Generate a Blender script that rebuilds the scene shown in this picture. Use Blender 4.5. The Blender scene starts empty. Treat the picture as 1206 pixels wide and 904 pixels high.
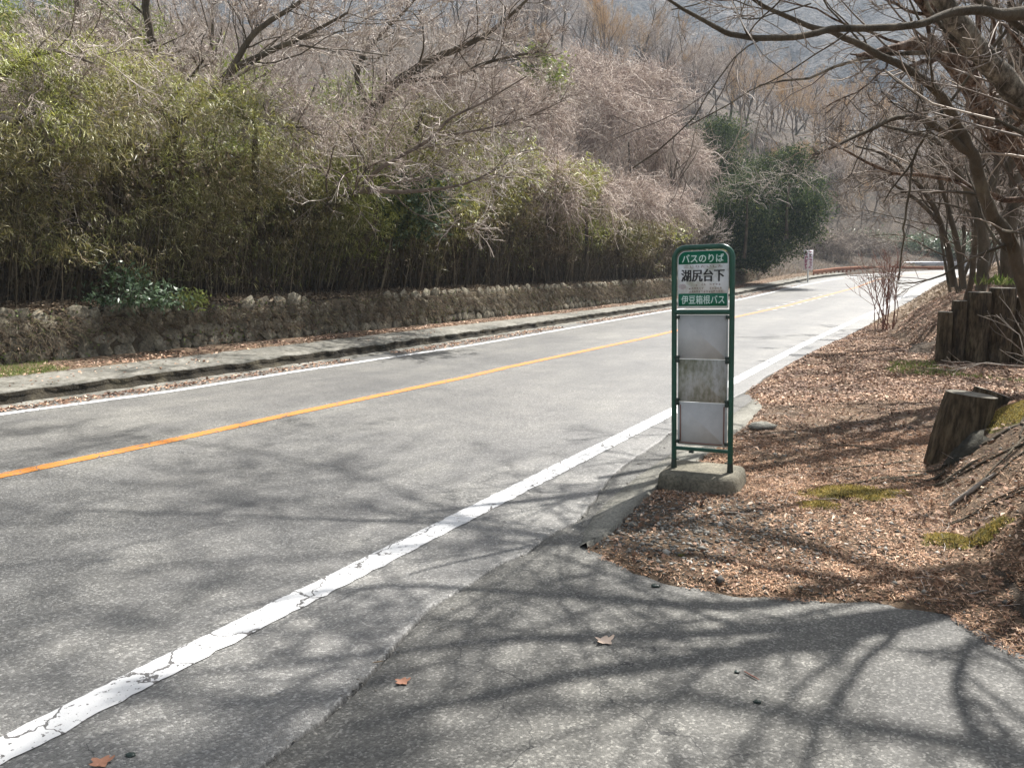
import bpy, math, random
import numpy as np
from mathutils import Vector, Matrix
random.seed(7)
rng = np.random.default_rng(11)
scn = bpy.context.scene
COL = scn.collection

# ------------------------------------------------------------------ camera, world, sun, exposure
CAM_H = 1.5
F = 906.0
PITCH = math.atan((452 - 310) / F)
cd = bpy.data.cameras.new('camera')
cd.sensor_width = 36.0
cd.lens = 36.0 * F / 1206.0
cd.clip_start = 0.05
cd.clip_end = 5000
cam = bpy.data.objects.new('camera', cd)
cam.location = (0, 0, CAM_H)
cam.rotation_euler = (math.pi / 2 - PITCH, 0, 0)
COL.objects.link(cam)
scn.camera = cam

SUN_AZ = math.radians(40)      # to the right of the viewing direction
SUN_EL = math.radians(55)
w = bpy.data.worlds.new('World')
scn.world = w
w.use_nodes = True
nt = w.node_tree
sky = nt.nodes.new('ShaderNodeTexSky')
sky.sky_type = 'NISHITA'
sky.sun_disc = False
sky.sun_elevation = SUN_EL
sky.sun_rotation = SUN_AZ
sky.air_density = 1.0
sky.dust_density = 2.0
hsv = nt.nodes.new('ShaderNodeHueSaturation')      # paler sky, desaturated to take blue out of the fill light
hsv.inputs['Saturation'].default_value = 0.35
nt.links.new(sky.outputs[0], hsv.inputs['Color'])
nt.links.new(hsv.outputs[0], nt.nodes['Background'].inputs[0])
nt.nodes['Background'].inputs[1].default_value = 0.075
sd = bpy.data.lights.new('sun', 'SUN')
sd.energy = 5.0
sd.angle = math.radians(0.53)
sd.color = (1.0, 0.965, 0.92)
so = bpy.data.objects.new('sun', sd)
sv = Vector((math.sin(SUN_AZ) * math.cos(SUN_EL), math.cos(SUN_AZ) * math.cos(SUN_EL), math.sin(SUN_EL)))
so.rotation_euler = sv.to_track_quat('Z', 'Y').to_euler()
so.location = (20, 20, 40)
COL.objects.link(so)
scn.view_settings.view_transform = 'Standard'
scn.view_settings.look = 'None'
scn.view_settings.exposure = 1.36
scn.view_settings.gamma = 1.0
scn.cycles.max_bounces = 6
scn.cycles.diffuse_bounces = 3
scn.cycles.transparent_max_bounces = 6
scn.cycles.volume_bounces = 1

# ------------------------------------------------------------------ geometry helpers
def ray(px, py):
    u = (px - 603) / F
    v = (452 - py) / F
    c, s = math.cos(PITCH), math.sin(PITCH)
    return np.array([u, c + v * s, -s + v * c])

def U(px, py, z=0.0):
    "point on the level z seen at photo position"
    d = ray(px, py)
    k = (z - CAM_H) / d[2]
    return np.array([d[0] * k, d[1] * k, z])

def P(px, py, dist):
    "point at forward distance dist"
    d = ray(px, py)
    k = dist / d[1]
    return np.array([d[0] * k, dist, CAM_H + d[2] * k])

HD = math.radians(30.36)
US = np.array([math.sin(HD), math.cos(HD)])
UN = np.array([-math.cos(HD), math.sin(HD)])

def roadz(s):
    x = np.maximum(0, np.asarray(s, float) - 28)
    return 0.0215 * x * x / (x + 5)

def st(p):
    p = np.asarray(p, float)
    return p[..., 0] * US[0] + p[..., 1] * US[1], p[..., 0] * UN[0] + p[..., 1] * UN[1]

def xy(s, t):
    s = np.asarray(s, float); t = np.asarray(t, float)
    return np.stack([s * US[0] + t * UN[0], s * US[1] + t * UN[1]], -1)

def UR(px, py, dz=0.0):
    "photo position to point on the road surface (gently rising far away), dz above it"
    d = ray(px, py)
    lo, hi = 0.5, 400.0
    for _ in range(60):
        m = (lo + hi) / 2
        p = d * m
        s = p[0] * US[0] + p[1] * US[1]
        if CAM_H + p[2] > roadz(s) + dz: lo = m
        else: hi = m
    return np.array([d[0] * lo, d[1] * lo, CAM_H + d[2] * lo])

def curve_from(pix, dz=0.0, pre=None, post=None):
    a = np.array([st(UR(x, y, dz)[:2]) for x, y in pix])
    if pre: a = np.vstack([np.array(pre), a])
    if post: a = np.vstack([a, np.array(post)])
    a = a[np.argsort(a[:, 0])]
    return lambda s: np.interp(s, a[:, 0], a[:, 1])

def snoise(x, y, sc, seed=0):
    "cheap smooth noise, numpy"
    r = np.random.default_rng(seed)
    out = 0
    for k in range(7):
        a = r.uniform(0, 6.283); f = sc * r.uniform(0.6, 1.9); ph = r.uniform(0, 6.28)
        out = out + np.sin((x * math.cos(a) + y * math.sin(a)) * f + ph + 1.3 * np.sin((x * math.sin(a) - y * math.cos(a)) * f * 0.7 + ph * 2))
    return out / 4.0

def link(o, parent=None):
    COL.objects.link(o)
    if parent is not None: o.parent = parent
    return o

def mesh_np(name, v, faces, mats, parent=None, smooth=False, midx=None):
    "faces: array (M,k) or list of such arrays"
    v = np.asarray(v, np.float32)
    fl = faces if isinstance(faces, list) else [faces]
    fl = [np.asarray(f, np.int32) for f in fl if len(f)]
    me = bpy.data.meshes.new(name)
    me.vertices.add(len(v)); me.vertices.foreach_set('co', v.ravel())
    loops = np.concatenate([f.ravel() for f in fl])
    tot = np.concatenate([np.full(len(f), f.shape[1], np.int32) for f in fl])
    start = np.concatenate([[0], np.cumsum(tot)[:-1]]).astype(np.int32)
    me.loops.add(len(loops)); me.loops.foreach_set('vertex_index', loops)
    me.polygons.add(len(tot)); me.polygons.foreach_set('loop_start', start)
    me.polygons.foreach_set('loop_total', tot)
    if smooth: me.polygons.foreach_set('use_smooth', np.ones(len(tot), bool))
    mats = mats if isinstance(mats, (list, tuple)) else [mats]
    for m in mats: me.materials.append(m)
    if midx is not None: me.polygons.foreach_set('material_index', np.asarray(midx, np.int32))
    me.update(calc_edges=True)
    me.validate()
    o = bpy.data.objects.new(name, me)
    return link(o, parent)

def tag(o, label=None, cat=None, group=None, kind=None):
    if label: o['label'] = label
    if cat: o['category'] = cat
    if group: o['group'] = group
    if kind: o['kind'] = kind
    return o

def empty(name, loc=(0, 0, 0), rz=0, **k):
    o = bpy.data.objects.new(name, None)
    o.location = loc; o.rotation_euler = (0, 0, rz); o.empty_display_size = 0.2
    link(o)
    return tag(o, **k)

def copy_tree(root, loc, rz, sc=(1, 1, 1), tilt=(0, 0), **k):
    c = root.copy(); COL.objects.link(c)
    c.location = loc; c.rotation_euler = (tilt[0], tilt[1], rz); c.scale = sc
    for ch in root.children:
        d = ch.copy(); COL.objects.link(d); d.parent = c
        for g in ch.children:
            e = g.copy(); COL.objects.link(e); e.parent = d
    return tag(c, **k)

# tubes ---------------------------------------------------------------
class Tubes:
    def __init__(self): self.v = []; self.f = []; self.n = 0
    def add(self, pts, rad, sides=3, cap=False):
        "pts (M,K,3) rad (M,K)"
        pts = np.asarray(pts, float); rad = np.asarray(rad, float)
        if pts.ndim == 2: pts = pts[None]; rad = rad[None]
        M, K, _ = pts.shape
        t = np.gradient(pts, axis=1)
        t /= np.linalg.norm(t, axis=2, keepdims=True) + 1e-9
        mt = t.mean(axis=1, keepdims=True)
        ref = np.where(np.abs(mt[..., 2:3]) > 0.8, np.array([1.0, 0.2, 0]), np.array([0, 0.1, 1.0]))
        a = np.cross(t, ref); a /= np.linalg.norm(a, axis=2, keepdims=True) + 1e-9
        b = np.cross(t, a)
        an = np.linspace(0, 2 * np.pi, sides, endpoint=False)
        ring = a[:, :, None] * np.cos(an)[None, None, :, None] + b[:, :, None] * np.sin(an)[None, None, :, None]
        v = pts[:, :, None] + ring * rad[:, :, None, None]
        idx = np.arange(M * K * sides).reshape(M, K, sides) + self.n
        nx = np.roll(idx, -1, axis=2)
        f = np.stack([idx[:, :-1], nx[:, :-1], nx[:, 1:], idx[:, 1:]], -1).reshape(-1, 4)
        self.v.append(v.reshape(-1, 3)); self.f.append(f); self.n += M * K * sides
        if cap:
            self.capf = getattr(self, 'capf', [])
            self.capf.append(idx[:, -1][:, ::-1].reshape(-1, sides)); self.capf.append(idx[:, 0].reshape(-1, sides))
    def build(self, name, m, parent=None, smooth=True):
        return mesh_np(name, np.concatenate(self.v), [np.concatenate(self.f)] + getattr(self, 'capf', []), m, parent, smooth)

def spline(ctrl, n):
    "catmull-rom through rows of ctrl (x,y,z,r)"
    c = np.asarray(ctrl, float)
    c = np.vstack([2 * c[0] - c[1], c, 2 * c[-1] - c[-2]])
    m = len(c) - 3
    u = np.linspace(0, m - 1e-6, n)
    i = u.astype(int); t = (u - i)[:, None]
    p0, p1, p2, p3 = c[i], c[i + 1], c[i + 2], c[i + 3]
    return 0.5 * ((2 * p1) + (-p0 + p2) * t + (2 * p0 - 5 * p1 + 4 * p2 - p3) * t ** 2 + (-p0 + 3 * p1 - 3 * p2 + p3) * t ** 3)

def grow(r, P0, R0, c, ratio, ang, K, up=0.15, wig=0.25, tmin=0.25, rk=0.6, tip=0.35, lenmin=0.0):
    "children for parent polylines P0 (M,K0,3), R0 (M,K0)"
    M, K0, _ = P0.shape
    idx = np.repeat(np.arange(M), c)
    n = len(idx)
    t = r.uniform(tmin, 1, n) ** 0.9
    x = t * (K0 - 1); i = np.minimum(x.astype(int), K0 - 2); f = (x - i)[:, None]
    a, b = P0[idx, i], P0[idx, i + 1]
    pos = a + (b - a) * f
    tan = b - a; tan /= np.linalg.norm(tan, axis=1, keepdims=True) + 1e-9
    L = np.linalg.norm(np.diff(P0, axis=1), axis=2).sum(1)[idx]
    rp = (R0[idx, i] * (1 - f[:, 0]) + R0[idx, i + 1] * f[:, 0])
    rd = r.normal(size=(n, 3)); rd -= (rd * tan).sum(1, keepdims=True) * tan
    rd /= np.linalg.norm(rd, axis=1, keepdims=True) + 1e-9
    an = r.uniform(ang * 0.6, ang * 1.4, n)[:, None]
    d = tan * np.cos(an) + rd * np.sin(an)
    ln = np.maximum(L * ratio * (1.15 - 0.6 * t) * r.uniform(0.6, 1.3, n), lenmin)
    pts = np.zeros((n, K, 3)); pts[:, 0] = pos
    stp = (ln / (K - 1))[:, None]
    for k in range(1, K):
        d = d + r.normal(size=(n, 3)) * wig * 0.5 + np.array([0, 0, up])
        d /= np.linalg.norm(d, axis=1, keepdims=True)
        pts[:, k] = pts[:, k - 1] + d * stp
    r0 = rp * rk
    rad = r0[:, None] * np.linspace(1, tip, K)[None]
    return pts, rad

# leaves ---------------------------------------------------------------
def leaf_quads(c, d, nrm, L, W, fold=0.0):
    "diamond leaves: centres c, long dir d, approx normal nrm, length L width W (arrays)"
    d = d / (np.linalg.norm(d, axis=1, keepdims=True) + 1e-9)
    s = np.cross(d, nrm); s /= np.linalg.norm(s, axis=1, keepdims=True) + 1e-9
    n = np.cross(s, d)
    L = np.asarray(L).reshape(-1, 1) if np.ndim(L) else L
    W = np.asarray(W).reshape(-1, 1) if np.ndim(W) else W
    base = c - d * L * 0.5
    tip = c + d * L * 0.5 - n * L * fold
    l = c - d * L * 0.08 + s * W * 0.5
    r = c - d * L * 0.08 - s * W * 0.5
    v = np.stack([base, r, tip, l], 1).reshape(-1, 3)
    f = np.arange(len(v)).reshape(-1, 4)
    tri = np.concatenate([f[:, [0, 1, 2]], f[:, [0, 2, 3]]])
    return v, f

def rdir(r, n):
    a = r.normal(size=(n, 3)); return a / np.linalg.norm(a, axis=1, keepdims=True)

# ------------------------------------------------------------------ materials
def new_mat(name):
    m = bpy.data.materials.new(name); m.use_nodes = True
    n = m.node_tree.nodes; b = n['Principled BSDF']; return m, m.node_tree, b

def N(t, typ, **k):
    n = t.nodes.new(typ)
    for a, b in k.items(): setattr(n, a, b)
    return n

def ramp(t, cols):
    n = t.nodes.new('ShaderNodeValToRGB')
    e = n.color_ramp.elements
    while len(e) < len(cols): e.new(0.5)
    for i, (p, c) in enumerate(cols):
        e[i].position = p; e[i].color = (*c, 1) if len(c) == 3 else c
    return n

def coords(t, scale=(1, 1, 1)):
    g = N(t, 'ShaderNodeNewGeometry'); mp = N(t, 'ShaderNodeMapping')
    mp.inputs['Scale'].default_value = scale
    t.links.new(g.outputs['Position'], mp.inputs[0]); return mp.outputs[0]

def objco(t, scale=(1, 1, 1)):
    g = N(t, 'ShaderNodeTexCoord'); mp = N(t, 'ShaderNodeMapping')
    mp.inputs['Scale'].default_value = scale
    t.links.new(g.outputs['Object'], mp.inputs[0]); return mp.outputs[0]

def noise(t, co, sc, det=4, ro=0.6, dist=0.0):
    n = N(t, 'ShaderNodeTexNoise'); n.inputs['Scale'].default_value = sc; n.inputs['Detail'].default_value = det
    n.inputs['Roughness'].default_value = ro; n.inputs['Distortion'].default_value = dist
    t.links.new(co, n.inputs['Vector']); return n.outputs['Fac']

def mixc(t, fac, a, b, mode='MIX'):
    n = N(t, 'ShaderNodeMix', data_type='RGBA', blend_type=mode)
    for i, v in ((0, fac), (6, a), (7, b)):
        if hasattr(v, 'is_linked') or hasattr(v, 'links'): t.links.new(v, n.inputs[i])
        elif i == 0: n.inputs[0].default_value = v
        else: n.inputs[i].default_value = (*v, 1)
    return n.outputs[2]

def mathn(t, op, a, b=None, clamp=False):
    n = N(t, 'ShaderNodeMath', operation=op, use_clamp=clamp)
    for i, v in ((0, a), (1, b)):
        if v is None: continue
        if hasattr(v, 'links'): t.links.new(v, n.inputs[i])
        else: n.inputs[i].default_value = v
    return n.outputs[0]

def bump(t, b, h, strength, dist=0.01):
    n = N(t, 'ShaderNodeBump'); n.inputs['Strength'].default_value = strength; n.inputs['Distance'].default_value = dist
    t.links.new(h, n.inputs['Height']); t.links.new(n.outputs[0], b.inputs['Normal'])

def island_mat(name, cols, rough=0.7, trans=0.0, nsc=0.0, ncols=None, spec=0.3, tcol=(1, 1, 1)):
    "colour picked per loose piece, optionally multiplied by a large soft patch pattern"
    m, t, b = new_mat(name)
    g = N(t, 'ShaderNodeNewGeometry')
    r = ramp(t, cols); r.color_ramp.interpolation = 'LINEAR'
    t.links.new(g.outputs['Random Per Island'], r.inputs[0])
    c = r.outputs[0]
    if nsc:
        r2 = ramp(t, ncols); t.links.new(noise(t, coords(t), nsc, 3), r2.inputs[0])
        c = mixc(t, 1.0, c, r2.outputs[0], 'MULTIPLY')
    t.links.new(c, b.inputs['Base Color']); b.inputs['Roughness'].default_value = rough
    b.inputs['Specular IOR Level'].default_value = spec
    if trans:
        tr = N(t, 'ShaderNodeBsdfTranslucent'); mx = N(t, 'ShaderNodeMixShader'); mx.inputs[0].default_value = trans
        t.links.new(mixc(t, 1.0, c, tcol, 'MULTIPLY'), tr.inputs[0])
        t.links.new(b.outputs[0], mx.inputs[1]); t.links.new(tr.outputs[0], mx.inputs[2])
        t.links.new(mx.outputs[0], t.nodes['Material Output'].inputs[0])
    return m

def noise_mat(name, sc, cols, rough=0.85, bsc=40, bst=0.4, bd=0.01, stretch=(1, 1, 1), spec=0.3, world=True, det=5, sc2=None, cols2=None, metal=0.0):
    m, t, b = new_mat(name)
    co = coords(t, stretch) if world else objco(t, stretch)
    r = ramp(t, cols); t.links.new(noise(t, co, sc, det, 0.65), r.inputs[0]); c = r.outputs[0]
    if sc2:
        r2 = ramp(t, cols2); t.links.new(noise(t, co, sc2, 4, 0.6), r2.inputs[0]); c = mixc(t, 1.0, c, r2.outputs[0], 'MULTIPLY')
    t.links.new(c, b.inputs['Base Color']); b.inputs['Roughness'].default_value = rough
    b.inputs['Specular IOR Level'].default_value = spec; b.inputs['Metallic'].default_value = metal
    if bst: bump(t, b, noise(t, co, bsc, 5, 0.7), bst, bd)
    return m

def asphalt(name, lo, mid, hi, crackscale, crackamt, rough=0.72, agg=85.0, wet=0.0, bst=0.8):
    m, t, b = new_mat(name)
    co = coords(t)
    big = noise(t, co, 0.35, 5, 0.6)
    med = noise(t, co, 2.2, 5, 0.7)
    r1 = ramp(t, [(0.3, (0.70, 0.70, 0.71)), (0.48, (0.98, 0.97, 0.96)), (0.66, (1.18, 1.16, 1.12))]); t.links.new(big, r1.inputs[0])
    r2 = ramp(t, [(0.3, (0.78, 0.78, 0.79)), (0.7, (1.15, 1.14, 1.12))]); t.links.new(med, r2.inputs[0])
    v = N(t, 'ShaderNodeTexVoronoi', voronoi_dimensions='2D'); v.inputs['Scale'].default_value = agg
    t.links.new(co, v.inputs['Vector'])
    sep = N(t, 'ShaderNodeSeparateColor'); t.links.new(v.outputs['Color'], sep.inputs[0])
    ra = ramp(t, [(0.0, lo), (0.45, mid), (0.8, hi), (1.0, tuple(min(1, x * 1.8) for x in hi))]); t.links.new(sep.outputs[0], ra.inputs[0])
    fn = noise(t, co, 260, 2, 0.5)
    rf = ramp(t, [(0.35, (0.82, 0.82, 0.82)), (0.65, (1.15, 1.15, 1.15))]); t.links.new(fn, rf.inputs[0])
    c = mixc(t, 1.0, ra.outputs[0], r1.outputs[0], 'MULTIPLY')
    c = mixc(t, 1.0, c, r2.outputs[0], 'MULTIPLY')
    c = mixc(t, 1.0, c, rf.outputs[0], 'MULTIPLY')
    g2 = N(t, 'ShaderNodeNewGeometry'); m2 = N(t, 'ShaderNodeMapping'); m2.vector_type = 'TEXTURE'   # streaks of wear along the travel direction
    m2.inputs['Rotation'].default_value = (0, 0, -HD); m2.inputs['Scale'].default_value = (1, 14, 1)
    t.links.new(g2.outputs['Position'], m2.inputs[0])
    rs = ramp(t, [(0.36, (0.84, 0.84, 0.85)), (0.6, (1.10, 1.09, 1.07))]); t.links.new(noise(t, m2.outputs[0], 1.1, 4, .6), rs.inputs[0])
    c = mixc(t, 1.0, c, rs.outputs[0], 'MULTIPLY')
    v3 = N(t, 'ShaderNodeTexVoronoi', voronoi_dimensions='2D'); v3.inputs['Scale'].default_value = agg * 0.42
    t.links.new(co, v3.inputs['Vector'])
    s3 = N(t, 'ShaderNodeSeparateColor'); t.links.new(v3.outputs['Color'], s3.inputs[0])
    peb = mathn(t, 'MULTIPLY', mathn(t, 'GREATER_THAN', s3.outputs[1], 0.90), mathn(t, 'LESS_THAN', v3.outputs['Distance'], 0.33))
    c = mixc(t, mathn(t, 'MULTIPLY', peb, 0.22), c, tuple(min(1, x * 2.0) for x in hi))
    # cracks
    wn = N(t, 'ShaderNodeTexNoise'); wn.inputs['Scale'].default_value = 2.5; wn.inputs['Detail'].default_value = 6; t.links.new(co, wn.inputs['Vector'])
    wm = N(t, 'ShaderNodeVectorMath', operation='SCALE'); wm.inputs['Scale'].default_value = 0.6; t.links.new(wn.outputs['Color'], wm.inputs[0])
    wa = N(t, 'ShaderNodeVectorMath', operation='ADD'); t.links.new(co, wa.inputs[0]); t.links.new(wm.outputs[0], wa.inputs[1])
    v2 = N(t, 'ShaderNodeTexVoronoi', voronoi_dimensions='2D', feature='DISTANCE_TO_EDGE'); v2.inputs['Scale'].default_value = crackscale
    t.links.new(wa.outputs[0], v2.inputs['Vector'])
    thr = mathn(t, 'LESS_THAN', v2.outputs['Distance'], mathn(t, 'MULTIPLY', noise(t, co, 12, 4, .7), 0.005 * crackscale))
    msk = mathn(t, 'GREATER_THAN', noise(t, co, 0.55, 3, 0.5), crackamt)
    ck = mathn(t, 'MULTIPLY', thr, msk)
    c = mixc(t, mathn(t, 'MULTIPLY', ck, 0.75), c, (0.02, 0.02, 0.02))
    t.links.new(c, b.inputs['Base Color'])
    b.inputs['Roughness'].default_value = rough
    b.inputs['Specular IOR Level'].default_value = 0.45
    h = mathn(t, 'SUBTRACT', mathn(t, 'MULTIPLY', v.outputs['Distance'], -1.2), mathn(t, 'MULTIPLY', ck, 1.5))
    h = mathn(t, 'ADD', h, mathn(t, 'MULTIPLY', fn, 0.8))
    bump(t, b, h, bst, 0.006)
    return m

M_ROAD = asphalt('road_asphalt', (0.093, 0.093, 0.089), (0.127, 0.1275, 0.122), (0.168, 0.168, 0.161), 0.42, 0.5, 0.45, 125.0, bst=0.4)
M_DRIVE = asphalt('old_asphalt', (0.063, 0.0625, 0.057), (0.088, 0.0875, 0.081), (0.122, 0.121, 0.112), 1.1, 0.5, 0.75, 135.0, bst=0.35)

def paint(name, col, crk=True, wear=0.62):
    m, t, b = new_mat(name)
    co = coords(t)
    v = N(t, 'ShaderNodeTexVoronoi', voronoi_dimensions='2D', feature='DISTANCE_TO_EDGE'); v.inputs['Scale'].default_value = 3.3
    wn = N(t, 'ShaderNodeTexNoise'); wn.inputs['Scale'].default_value = 9; wn.inputs['Detail'].default_value = 5; t.links.new(co, wn.inputs['Vector'])
    wm = N(t, 'ShaderNodeVectorMath', operation='SCALE'); wm.inputs['Scale'].default_value = 0.22; t.links.new(wn.outputs['Color'], wm.inputs[0])
    wa = N(t, 'ShaderNodeVectorMath', operation='ADD'); t.links.new(co, wa.inputs[0]); t.links.new(wm.outputs[0], wa.inputs[1])
    t.links.new(wa.outputs[0], v.inputs['Vector'])
    thr = mathn(t, 'LESS_THAN', v.outputs['Distance'], mathn(t, 'MULTIPLY', noise(t, co, 14, 4, .8), 0.040))
    chips = mathn(t, 'GREATER_THAN', noise(t, co, 45, 4, 0.7), wear)
    bare = mathn(t, 'MAXIMUM', thr, chips) if crk else chips
    r = ramp(t, [(0.3, tuple(x * 0.8 for x in col)), (0.7, col)]); t.links.new(noise(t, co, 3, 6, 0.7), r.inputs[0])
    c = mixc(t, bare, r.outputs[0], (0.11, 0.105, 0.1))
    t.links.new(c, b.inputs['Base Color']); b.inputs['Roughness'].default_value = 0.6
    bump(t, b, mathn(t, 'ADD', noise(t, co, 180, 3), mathn(t, 'MULTIPLY', bare, -1.0)), 0.5, 0.003)
    return m
M_WHITE = paint('white_paint', (0.63, 0.63, 0.62))
M_WORN = paint('worn_white_paint', (0.62, 0.60, 0.55), False, 0.5)
M_YELLOW = paint('orange_paint', (0.55, 0.205, 0.03), True, 0.6)
M_CONC = noise_mat('kerb_concrete', 1.2, [(0.3, (0.10, 0.098, 0.085)), (0.55, (0.20, 0.19, 0.165)), (0.75, (0.30, 0.29, 0.26))], 0.9, 60, 0.6, 0.012, sc2=14, cols2=[(0.35, (0.6, 0.6, 0.55)), (0.6, (1.1, 1.1, 1.1))])
M_GUTTER = noise_mat('gutter_concrete', 2.0, [(0.3, (0.15, 0.145, 0.125)), (0.7, (0.30, 0.29, 0.255))], 0.9, 90, 0.9, 0.01, sc2=70, cols2=[(0.35, (0.6, 0.6, 0.58)), (0.6, (1.15, 1.15, 1.12))])
M_KERBF = noise_mat('shaded_kerb_face', 3, [(0.35, (0.015, 0.013, 0.009)), (0.55, (0.045, 0.038, 0.026)), (0.75, (0.12, 0.105, 0.07))], 0.95, 30, 1.0, 0.03)  # shade on the steep kerb face put into a darker colour
M_BASE = noise_mat('weathered_block', 5, [(0.3, (0.09, 0.085, 0.065)), (0.55, (0.18, 0.165, 0.125)), (0.8, (0.30, 0.27, 0.20))], 0.92, 80, 0.9, 0.01, sc2=60, cols2=[(0.35, (0.6, 0.6, 0.6)), (0.6, (1.1, 1.1, 1.1))], world=False)
M_SOIL = noise_mat('leafy_soil', 2.2, [(0.25, (0.06, 0.045, 0.032)), (0.5, (0.14, 0.10, 0.068)), (0.75, (0.25, 0.18, 0.125))], 0.95, 35, 1.0, 0.03, sc2=45, cols2=[(0.3, (0.45, 0.42, 0.4)), (0.65, (1.35, 1.3, 1.2))])
M_FOREST = noise_mat('forest_floor', 0.6, [(0.3, (0.03, 0.023, 0.015)), (0.5, (0.065, 0.048, 0.033)), (0.75, (0.12, 0.09, 0.062))], 0.95, 6, 1.0, 0.15, sc2=9, cols2=[(0.3, (0.5, 0.5, 0.5)), (0.65, (1.2, 1.2, 1.2))])
M_MOUNT = noise_mat('wooded_mountain', 0.05, [(0.32, (0.04, 0.04, 0.036)), (0.5, (0.085, 0.075, 0.066)), (0.7, (0.15, 0.13, 0.115))], 1.0, 0.35, 1.0, 5.0, sc2=0.5, cols2=[(0.40, (0.25, 0.27, 0.30)), (0.58, (1.6, 1.6, 1.6))], det=8)
M_BARK = noise_mat('grey_bark', 6, [(0.3, (0.08, 0.062, 0.048)), (0.7, (0.24, 0.19, 0.15))], 0.9, 30, 1.0, 0.02, (1, 1, 0.35))
M_DARKBARK = noise_mat('mossy_bark', 5, [(0.3, (0.045, 0.037, 0.024)), (0.55, (0.10, 0.08, 0.055)), (0.75, (0.17, 0.145, 0.10))], 0.92, 40, 1.0, 0.02, (1, 1, 0.5))
M_PATCHY = noise_mat('patchy_pale_bark', 9, [(0.42, (0.06, 0.05, 0.035)), (0.5, (0.14, 0.115, 0.085)), (0.58, (0.26, 0.225, 0.17)), (0.7, (0.36, 0.32, 0.26))], 0.92, 30, 1.0, 0.02, (1, 1, 0.6), sc2=40, cols2=[(0.35, (0.6, 0.6, 0.6)), (0.6, (1.1, 1.1, 1.1))])
M_SHAGGY = noise_mat('shaggy_red_bark', 14, [(0.36, (0.06, 0.035, 0.022)), (0.5, (0.19, 0.12, 0.08)), (0.64, (0.42, 0.32, 0.25))], 0.92, 40, 1.0, 0.06, (1, 1, 0.3), sc2=50, cols2=[(0.35, (.5, .5, .5)), (.6, (1.2, 1.2, 1.2))])
M_TWIG = island_mat('pinkish_twigs', [(0, (0.13, 0.10, 0.085)), (0.45, (0.38, 0.31, 0.265)), (1, (0.72, 0.65, 0.57))], 0.7)
M_TWIGO = island_mat('orange_twigs', [(0, (0.28, 0.16, 0.07)), (0.5, (0.52, 0.34, 0.16)), (1, (0.66, 0.50, 0.30))], 0.75)
M_TWIGD = island_mat('brown_twigs', [(0, (0.09, 0.07, 0.055)), (0.6, (0.22, 0.175, 0.14)), (1, (0.46, 0.39, 0.32))], 0.75)
M_VINE = island_mat('dry_vines', [(0, (0.14, 0.10, 0.085)), (0.4, (0.38, 0.295, 0.25)), (1, (0.76, 0.66, 0.57))], 0.75)
M_RED = island_mat('reddish_stems', [(0, (0.16, 0.07, 0.05)), (1, (0.32, 0.17, 0.13))], 0.7)
M_LOG = noise_mat('dark_log_bark', 9, [(0.3, (0.035, 0.027, 0.016)), (0.5, (0.10, 0.075, 0.045)), (0.62, (0.17, 0.135, 0.085)), (0.75, (0.13, 0.125, 0.05))], 0.95, 45, 1.0, 0.06, (1, 1, 0.22), sc2=40, cols2=[(0.35, (.45, .45, .45)), (.6, (1.2, 1.2, 1.2))])
M_LOGEND = noise_mat('grey_log_end', 14, [(0.3, (0.10, 0.09, 0.07)), (0.7, (0.24, 0.22, 0.18))], 0.95, 80, 0.7, 0.01)
M_BAMBOO = island_mat('bamboo_leaves', [(0, (0.09, 0.085, 0.04)), (0.35, (0.20, 0.205, 0.08)), (0.6, (0.30, 0.315, 0.13)), (0.82, (0.36, 0.345, 0.20)), (1, (0.66, 0.61, 0.45))], 0.5, 0.22, 0.5,
    [(0.36, (0.60, 0.50, 0.44)), (0.5, (0.90, 0.86, 0.75)), (0.60, (1.2, 1.3, 0.75))], 0.45, (1.1, 1.1, 0.6))
M_BROWNLEAF = island_mat('withered_bamboo_leaves', [(0, (0.06, 0.045, 0.028)), (0.6, (0.16, 0.12, 0.075)), (1, (0.36, 0.29, 0.2))], 0.7, 0.15)
M_CANE = island_mat('bamboo_canes', [(0, (0.03, 0.023, 0.014)), (0.75, (0.08, 0.06, 0.037)), (1, (0.32, 0.26, 0.17))], 0.6)
M_EVER = island_mat('dark_evergreen_leaves', [(0, (0.02, 0.036, 0.016)), (0.55, (0.045, 0.07, 0.028)), (0.88, (0.09, 0.125, 0.045)), (1, (0.24, 0.26, 0.09))], 0.8, 0.25, spec=0.1)
M_YGREEN = island_mat('yellow_green_leaves', [(0, (0.10, 0.12, 0.03)), (0.5, (0.20, 0.24, 0.06)), (1, (0.34, 0.36, 0.12))], 0.5, 0.3)
M_BLUEG = island_mat('glossy_shrub_leaves', [(0, (0.03, 0.055, 0.02)), (0.5, (0.06, 0.10, 0.04)), (1, (0.16, 0.23, 0.14))], 0.4, 0.15, spec=0.5)
M_PALEG = island_mat('pale_undergrowth_leaves', [(0, (0.07, 0.10, 0.05)), (0.5, (0.16, 0.21, 0.12)), (1, (0.34, 0.38, 0.27))], 0.4, 0.2)
M_GRASS = island_mat('short_grass', [(0, (0.07, 0.12, 0.02)), (0.5, (0.16, 0.22, 0.05)), (1, (0.32, 0.33, 0.13))], 0.6, 0.3)
M_STRAW = island_mat('dead_grass', [(0, (0.13, 0.09, 0.055)), (0.5, (0.26, 0.195, 0.13)), (1, (0.42, 0.34, 0.24))], 0.8, 0.15)
M_WALLLEAF = island_mat('clinging_leaves', [(0, (0.09, 0.065, 0.045)), (0.5, (0.22, 0.16, 0.11)), (0.7, (0.34, 0.26, 0.18)), (0.75, (0.10, 0.12, 0.04)), (1, (0.18, 0.22, 0.08))], 0.8, 0.15)
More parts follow.
